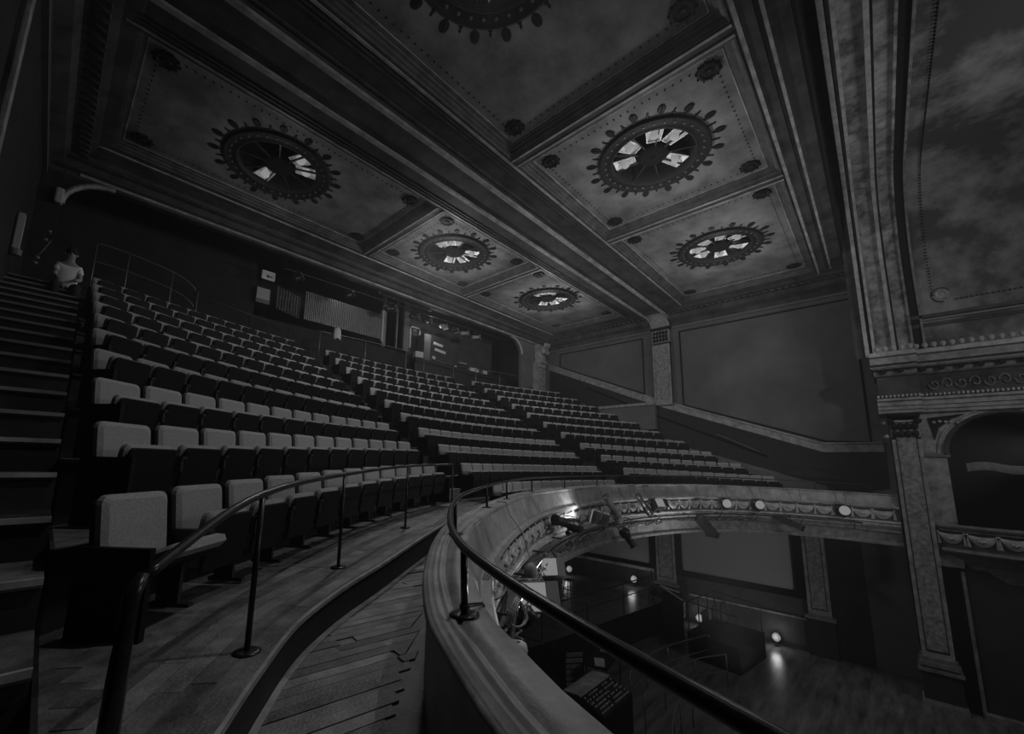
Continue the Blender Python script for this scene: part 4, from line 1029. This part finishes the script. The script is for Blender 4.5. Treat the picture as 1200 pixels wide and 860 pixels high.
# cables
random.seed(3)
for i, (s0, s1, lb) in enumerate(((4.2,5.4,'pale cable looped under the cap near the white lantern'),(6.0,8.5,'tangled cable run between the glowing box lanterns'),(9.5,12.5,'cable bundle drooping along the left part of the pipe'),(14.5,17.5,'cable bundle tied beneath the long profile spots'),(18.5,22.5,'cable run hanging from the pipe before the screens'))):
    mb = MB()
    for q in range(3):
        pts = []; n = int((s1-s0)/.18)
        for k in range(n+1):
            s = O+s0+(s1-s0)*k/n; pts.append(tuple(at_s(s, .74+random.uniform(-.06,.08), -1.06-.12*abs(math.sin(k*.9+q))-random.uniform(0,.1))[0]))
        mb.tube(spline(pts,4), .012, 5)
    o = part('cable', mb, 'grey' if i < 2 else 'metal', None); tag(o, lb, 'cable')
for (s, d, dz, r, lb) in ((4.6,.55,-.45,.14,'light cable coil just right of the balcony cap'),(5.2,.78,-.9,.12,'second light cable coil hanging lower from the pipe')):
    mb = MB(); c = at_s(O+s, d, dz)[0]
    for q in range(3): mb.tube([(c.x+(r+.01*q)*math.cos(a), c.y+.02*q+.03*math.sin(2*a), c.z+(r+.015*q)*math.sin(a)) for a in [2*PI*k/20 for k in range(21)]], .009, 5)
    o = part('cable_coil', mb, 'white', None); tag(o, lb, 'cable')
mb = MB(); c = at_s(3.95,.17,0)[0]      # cord tied round the rail post
for q in range(2): mb.tube([(c.x+.021*math.cos(a), c.y+.021*math.sin(a), c.z+.03+.012*q) for a in [2*PI*k/12 for k in range(13)]]+[tuple(at_s(4.05+.02*q,.28,.01)[0]), tuple(at_s(4.08,.33,-.1)[0])], .005, 5)
o = part('cord', mb, 'metal', None); tag(o, 'thin dark cord tied round the near rail post foot', 'cord')

# ================================================================== REAR GALLERY
def rear_rail(label, pts, posts, mid=True, mt='railg'):
    return posts_rail('gallery_rail', label, pts, posts, mt, .02, .022, False, [-.52] if mid else None)
rear_rail('curved two-bar gallery rail at the top left above the seats', [(.27,14.5,5.62),(.95,14.55,5.6),(1.98,14.6,5.44),(2.45,14.6,5.22),(2.6,14.6,5.05)], [((.27,14.5,3.9),(.27,14.5,5.62)),((.95,14.55,3.9),(.95,14.55,5.6)),((1.98,14.6,3.6),(1.98,14.6,5.44)),((2.66,14.6,3.6),(2.66,14.6,5.04))])
rear_rail('low gallery rail behind the left seat block', [(2.7,15.6,5.3),(4.5,15.75,5.1),(5.9,15.8,5.0)], [((4.5,15.75,3.9),(4.5,15.75,5.1)),((5.9,15.8,3.9),(5.9,15.8,5.0))], False, 'rail')
rear_rail('straight gallery rail behind the left half of the middle seats', [(7.15,15.9,5.2),(9.4,15.9,5.28),(11.5,15.9,5.3)], [((7.2,15.9,3.9),(7.2,15.9,5.2)),((9.3,15.9,3.9),(9.3,15.9,5.28)),((11.5,15.9,3.9),(11.5,15.9,5.3))], False)
rear_rail('short gallery rail at the right end of the middle seats', [(12.6,15.9,5.2),(13.4,15.9,5.2),(14.6,15.9,5.15)], [((12.6,15.9,3.9),(12.6,15.9,5.2)),((14.6,15.9,3.9),(14.6,15.9,5.15))], False)
rear_rail('gallery rail behind the right seat block with a sloping end', [(16.0,15.6,5.15),(18.0,15.5,5.3),(20.6,15.1,5.25),(21.6,14.9,5.2)], [((16.0,15.6,3.9),(16.0,15.6,5.15)),((17.9,15.5,3.9),(17.9,15.5,5.3)),((19.6,15.3,5.25),(20.6,14.6,4.2)),((21.5,14.9,3.9),(21.5,14.9,5.2))], False)
# booth walls and panels
YB_ = 17.0
t = thing('corrugated_shutter', 'grey vertically ribbed metal shutter across the gallery booth', 'shutter', (6.9,YB_,5.9))
n = 46
for i in range(n):
    mb = MB(); x = i*3.82/n; w_ = 3.82/n; mb.add([(x,0,0),(x+w_*.25,-.05,0),(x+w_*.6,-.05,0),(x+w_*.85,0,0),(x+w_,0,0)]+[(x,0,1.25),(x+w_*.25,-.05,1.25),(x+w_*.6,-.05,1.25),(x+w_*.85,0,1.25),(x+w_,0,1.25)], [(k,k+1,k+6,k+5) for k in range(4)]); part('slat', mb, 'corr', t)
mb = MB(); mb.box(3.82,3.9,-.08,.1,-.1,1.5); part('jamb', mb, 'white', t)
t = thing('curtain', 'short dark pleated curtain beside the small lit window', 'curtain', (5.75,YB_,6.05)); mb = MB()
rows = [[(i*.02,-.04*math.sin(i*1.1),.95-.004*i),(i*.02,-.05*math.sin(i*1.1),.0-.004*i)] for i in range(50)]; mb.grid(rows); part('cloth', mb, 'fascia', t)
mb = MB(); mb.box(-1,22.3,YB_+.15,YB_+.2,3.9,5.6); mb.box(-1,5.0,YB_+.15,YB_+.2,5.6,8.6); part('booth_front', mb, 'dark', wb)
mb = MB(); mb.rbox(.5,.06,0,.36,.04,.01); o = part('lit_sign', mb, 'glow', None, loc=(5.37,YB_,7.12+E0)); tag(o, 'small bright rounded sign box above the gallery booth at left', 'sign')
M['sign'] = mat('sign_white', .5, .6, emit=.05)
o.data.materials[0] = M['sign']
mb = MB(); mb.add([(-.12,-.035,.13),(.0,-.035,.2),(.0,-.035,.06),(.0,-.035,.11),(.16,-.035,.11),(.16,-.035,.15),(0,-.035,.15)],[(0,1,2),(3,4,5,6)]); part('arrow', mb, 'black', o)
t = thing('booth_window', 'pale lower window pane with dark sill beneath the bright sign', 'window', (5.0,YB_,6.1))
mb = MB(); mb.box(0,.5,-.02,.0,.16,.62); part('pane', mb, 'white', t); mb = MB(); mb.box(0,.5,-.03,.0,0,.16); part('sill', mb, 'grey', t)
mb = MB(); mb.box(-.03,.53,-.04,.02,.62,.66); mb.box(-.03,0,-.04,.02,0,.66); mb.box(.5,.53,-.04,.02,0,.66); part('frame', mb, 'iron', t)
# doorway posts and inner pipes
mb = MB(); mb.box(12.0,12.35,YB_-.1,YB_+.1,5.6,8.5); part('booth_pier', mb, 'wall', wb)
mb = MB(); mb.box(11.55,11.62,YB_-.1,YB_,5.6,8.3); mb.box(10.8,11.0,YB_,YB_+.1,5.6,8.3); part('booth_pier', mb, 'grey', wb)
mb = MB(); mb.box(12.35,19.0,YB_+.15,YB_+.2,5.6,8.6); part('booth_back', mb, 'dado', wb)
t = thing('door_frame', 'narrow white door frame in the dark booth wall', 'door', (12.5,YB_+.1,5.9))
for a in ((0,.08,0,1.2),(.6,.68,0,1.2),(0,.68,1.12,1.2)): mb = MB(); mb.box(a[0],a[1],-.05,.0,a[2],a[3]); part('jamb', mb, 'white', t)
mb = MB(); mb.box(.2,.45,-.04,-.02,.95,1.05); part('notice', mb, 'grey', t)
t = thing('equipment_cabinet', 'grey cabinet with pale labels left of the sound gear on the gallery', 'cabinet', (13.9,16.7,3.9), -.1)
mb = MB(); mb.box(-.5,.45,-.4,.35,0,2.75); part('case', mb, 'riser', t)
mb = MB(); mb.box(-.9,-.5,-.38,.3,0,2.75); part('side', mb, 'wall', t)
for (x,z,w_) in ((-.35,2.3,.6),(-.25,2.0,.3),(.05,1.95,.4),(-.4,1.55,.2)): mb = MB(); mb.obox((x+w_/2,-.42,z),(w_,.02,.14),0,0,.12); part('label_strip', mb, 'white', t)
# small pieces of gear on the gallery ledge
gear = [((12.6,16.4,5.25),(.45,.3,.3),'white','stack of folded white cloths on the ledge beside the door frame'),((15.6,16.3,5.45),(.5,.3,.1),'grey','pale tilted keyboard on the gallery ledge'),
        ((16.6,16.4,5.2),(.62,.3,.22),'white','pale control box in the middle of the gallery ledge'),((17.5,16.4,5.22),(.3,.3,.2),'white','small pale box right of the control box on the ledge'),((15.2,16.4,5.2),(.12,.12,.12),'white','tiny pale cup at the left of the control box')]
for (p, sz, m, lb) in gear:
    mb = MB(); mb.rbox(sz[0],sz[1],0,sz[2],.02,.012)
    for q in range(3): mb.box(-sz[0]*.35+q*sz[0]*.25,-sz[0]*.35+q*sz[0]*.25+sz[0]*.12,-sz[1]*.3,sz[1]*.3,sz[2]-.005,sz[2]+.03)
    o = part('gear_box', mb, m, None, loc=(p[0],p[1],p[2]+E0)); o.rotation_euler = (0,0,-.2); tag(o, lb, 'equipment')
mb = MB(); mb.box(12.3,19.3,16.2,16.7,5.0,5.2); mb.box(12.3,19.3,16.25,16.3,3.9,5.0); part('gallery_ledge', mb, 'riser', wb)
# white bag hung over the rail
mb = MB(); rows = []
for i in range(9):
    z = 0-.48*i/8; wd = .12+.03*math.sin(i/8*PI)+.03*(i/8); rows.append([(wd*math.cos(a)*1.0, .08*math.sin(a)*(1+.3*i/8)+.01*math.sin(5*a), z+.03*math.sin(3*a)) for a in [2*PI*k/16 for k in range(16)]])
mb.grid(rows, True); mb.f.append(tuple(range(16))); o = part('white_bag', mb, 'white', None, True, loc=(7.9,15.84,5.5+E0)); tag(o, 'white bag hanging on the gallery rail behind the middle seats', 'bag')
# lighting bar with lanterns below the rear beam
t = thing('lighting_bar', 'long horizontal lighting bar slung under the rear ceiling beam', 'lighting bar', (0,15.7,7.35))
mb = MB(); mb.tube([(5.5,0,-.1),(19.0,0,.1)], .03, 8); part('bar', mb, 'metal', t)
for x in (6,9,12,15,18): mb = MB(); mb.tube([(x,0,0),(x,0,1.2)], .015, 6); part('hanger', mb, 'metal', t)
mb = MB(); mb.box(9.6,12.6,-.25,-.1,.16,.34); part('trunking', mb, 'pil', t)
ords = ['leftmost','second from the left','third from the left','fourth from the left','fifth from the left','sixth from the left','seventh from the left','second from the right','rightmost']
xx = [6.0,8.2,10.3,11.7,12.5,13.6,14.4,15.1,16.0]
for i, x in enumerate(xx):
    t = thing('stage_lantern', 'small pale lantern on the bar under the rear beam, '+ords[i], 'stage light', (x,15.7,7.3), group='lanterns on the rear lighting bar')
    L = .35 if i < 2 else .5; m = Matrix.Translation((0,0,-.28)) @ Matrix.Rotation(math.radians(55 if i < 2 else 78),4,'Y') @ Matrix.Rotation(math.radians(random.uniform(-25,25)),4,'X')
    mb = MB(); mb.lathe([(0,-L/2),(.09,-L/2),(.12,-L/4),(.1,0),(.1,L/2),(.13,L/2+.01),(.09,L/2+.01)], n=12); mb.v = [tuple(m @ Vector(v)) for v in mb.v]; part('body', mb, 'metall' if i in (5,7,8) else 'metal', t, True)
    mb = MB(); mb.box(-.15,.15,-.15,.15,L/2,L/2+.02); mb.v = [tuple(m @ Vector(v)) for v in mb.v]; part('gel_frame', mb, 'grey', t)
    mb = MB(); mb.tube([(0,0,0),(0,.0,-.1),(-.14,0,-.15),(-.14,0,-.28)], .014, 5); mb.tube([(0,0,-.1),(.14,0,-.15),(.14,0,-.28)], .014, 5); part('yoke', mb, 'metal', t)
# loudspeaker hanging at the far left
t = thing('hanging_speaker', 'small pale loudspeaker hanging beside the left end of the rear opening', 'loudspeaker', (-.6,14.88,6.75))
mb = MB(); mb.rbox(.16,.2,-.22,.22,.05,.02,tilt=.15); part('cabinet', mb, 'white', t); mb = MB(); mb.tube([(0,0,.2),(0,0,.75)], .012, 6); part('bracket', mb, 'metal', t)
# strip lamp on the far left wall
t = thing('wall_strip_lamp', 'upright pale strip lamp on the wall at the far left edge', 'lamp', (-.93,11.9,4.0))
mb = MB(); mb.box(-.03,.06,-.09,.09,0,.75); part('body', mb, 'white', t); mb = MB(); mb.lathe([(0,-.14),(.08,-.12),(.09,0),(0,.01)], (0.02,0,0), 10); part('end_cap', mb, 'grey', t)
# hanging chain of small tools beside it
t = thing('hung_cable', 'small dark cable drop with pale clips left of the seated person', 'cable', (-.5,12.0,4.6))
mb = MB(); mb.tube([(0,0,0),(.02,0,-.2),(-.08,0,-.5),(-.15,0,-.62),(-.12,0,-.75)], .018, 6); part('cable', mb, 'metal', t)
for z in (0,-.2,-.62,-.74): mb = MB(); mb.lathe([(0,-.035),(.035,-.02),(.035,.02),(0,.035)], (-.02+z*.15,0,z), 8); part('clip', mb, 'grey', t)

# ================================================================== SEATED PERSON on the top of the left stair
def person():
    X, Y, Z = -.14, 12.35, 3.19
    t = thing('person', 'person in white T-shirt and dark trousers sitting at the top of the left stairs', 'person', (X,Y,Z))
    def skin(name, verts, edges, radii, m, lv=2):
        me = bpy.data.meshes.new(name); me.from_pydata(verts, edges, []); me.materials.append(M[m])
        o = link(name, me, t, (0,0,0)); sk = o.modifiers.new('skin','SKIN'); 
        for i, r in enumerate(radii): me.skin_vertices[0].data[i].radius = (r, r) if not isinstance(r, tuple) else r
        me.skin_vertices[0].data[0].use_root = True
        ss = o.modifiers.new('sub','SUBSURF'); ss.levels = lv; ss.render_levels = lv; sk.use_smooth_shade = True
        return o
    V = [(0,.0,.30),(0,.0,.48),(0,-.03,.66),(0,-.05,.80),(0,-.07,.88),(0,-.09,.97),(.0,-.10,1.06),
         (.19,-.05,.78),(.25,-.12,.55),(.16,-.34,.46),(-.19,-.05,.78),(-.25,-.12,.55),(-.16,-.34,.46),
         (.10,-.02,.30),(.16,-.42,.36),(.15,-.44,.0),(.15,-.55,-.06),(-.10,-.02,.30),(-.16,-.42,.36),(-.15,-.44,.0),(-.15,-.55,-.06)]
    Ed = [(0,1),(1,2),(2,3),(3,4),(4,5),(5,6),(3,7),(7,8),(8,9),(3,10),(10,11),(11,12),(0,13),(13,14),(14,15),(15,16),(0,17),(17,18),(18,19),(19,20)]
    Rr = [(.15,.11),(.14,.10),(.16,.11),(.13,.09),.055,.085,.09,.06,.045,.032,.06,.045,.032,.095,.065,.045,.035,.095,.065,.045,.035]
    V = [(x*.8 if 7 <= i <= 12 else x, y, z if z <= .36 else .3+(z-.3)*1.16) for i, (x,y,z) in enumerate(V)]
    o = skin('body', V, Ed, Rr, 'skin')
    skin('shirt', [(0,.0,.32),(0,0,.52),(0,-.03,.72),(0,-.05,.87),(.15,-.05,.855),(.19,-.09,.70),(-.15,-.05,.855),(-.19,-.09,.70)], [(0,1),(1,2),(2,3),(3,4),(4,5),(3,6),(6,7)], [(.20,.14),(.18,.13),(.19,.13),(.15,.105),.08,.07,.08,.07], 'shirt')
    skin('trousers', [(0,0,.26),(0,0,.34),(.11,-.04,.30),(.16,-.42,.36),(.15,-.44,.08),(-.11,-.04,.30),(-.16,-.42,.36),(-.15,-.44,.08)], [(0,1),(0,2),(2,3),(3,4),(0,5),(5,6),(6,7)], [(.17,.13),(.16,.12),.115,.09,.06,.115,.09,.06], 'shorts')
    HZ = .115
    mb = MB(); mb.lathe([(0,.125),(.05,.115),(.09,.07),(.105,.0),(.09,-.05),(.085,-.06)], (0,-.08,1.07+HZ), 14); part('hair', mb, 'shorts', t, True)
    mb = MB(); mb.lathe([(0,.0),(.012,0),(.02,-.04),(0,-.045)], (0,-.19,1.03+HZ), 8); mb.box(-.03,.03,-.192,-.18,.955+HZ,.963+HZ); part('face', mb, 'skin', t, True)
    for sx in (-1,1):
        mb = MB(); mb.lathe([(0,.012),(.012,0),(0,-.012)], (sx*.035,-.178,1.035+HZ), 8); part('eye', mb, 'black', t)
        mb = MB(); mb.lathe([(0,.03),(.02,.01),(.018,-.02),(0,-.03)], (sx*.092,-.09,1.02+HZ), 8); part('ear', mb, 'skin', t)
        for f in range(5):
            L = (.05,.075,.08,.075,.06)[f]; bx = sx*.13+(f-2)*.017; mb = MB()
            mb.tube([(bx,-.35,.49),(bx+sx*.0,-.36-L*.6,.485),(bx,-.36-L,.46)] if f else [(sx*.11,-.34,.49),(sx*.085,-.37,.485),(sx*.08,-.40,.475)], [.009,.009,.007], 6); part('finger', mb, 'skin', t)
        mb = MB(); mb.rbox(.09,.26,-.12,-.04,.03,.02); mb.v = [(v[0]+sx*.15,v[1]-.52,v[2]) for v in mb.v]; part('shoe', mb, 'shorts', t)
person()
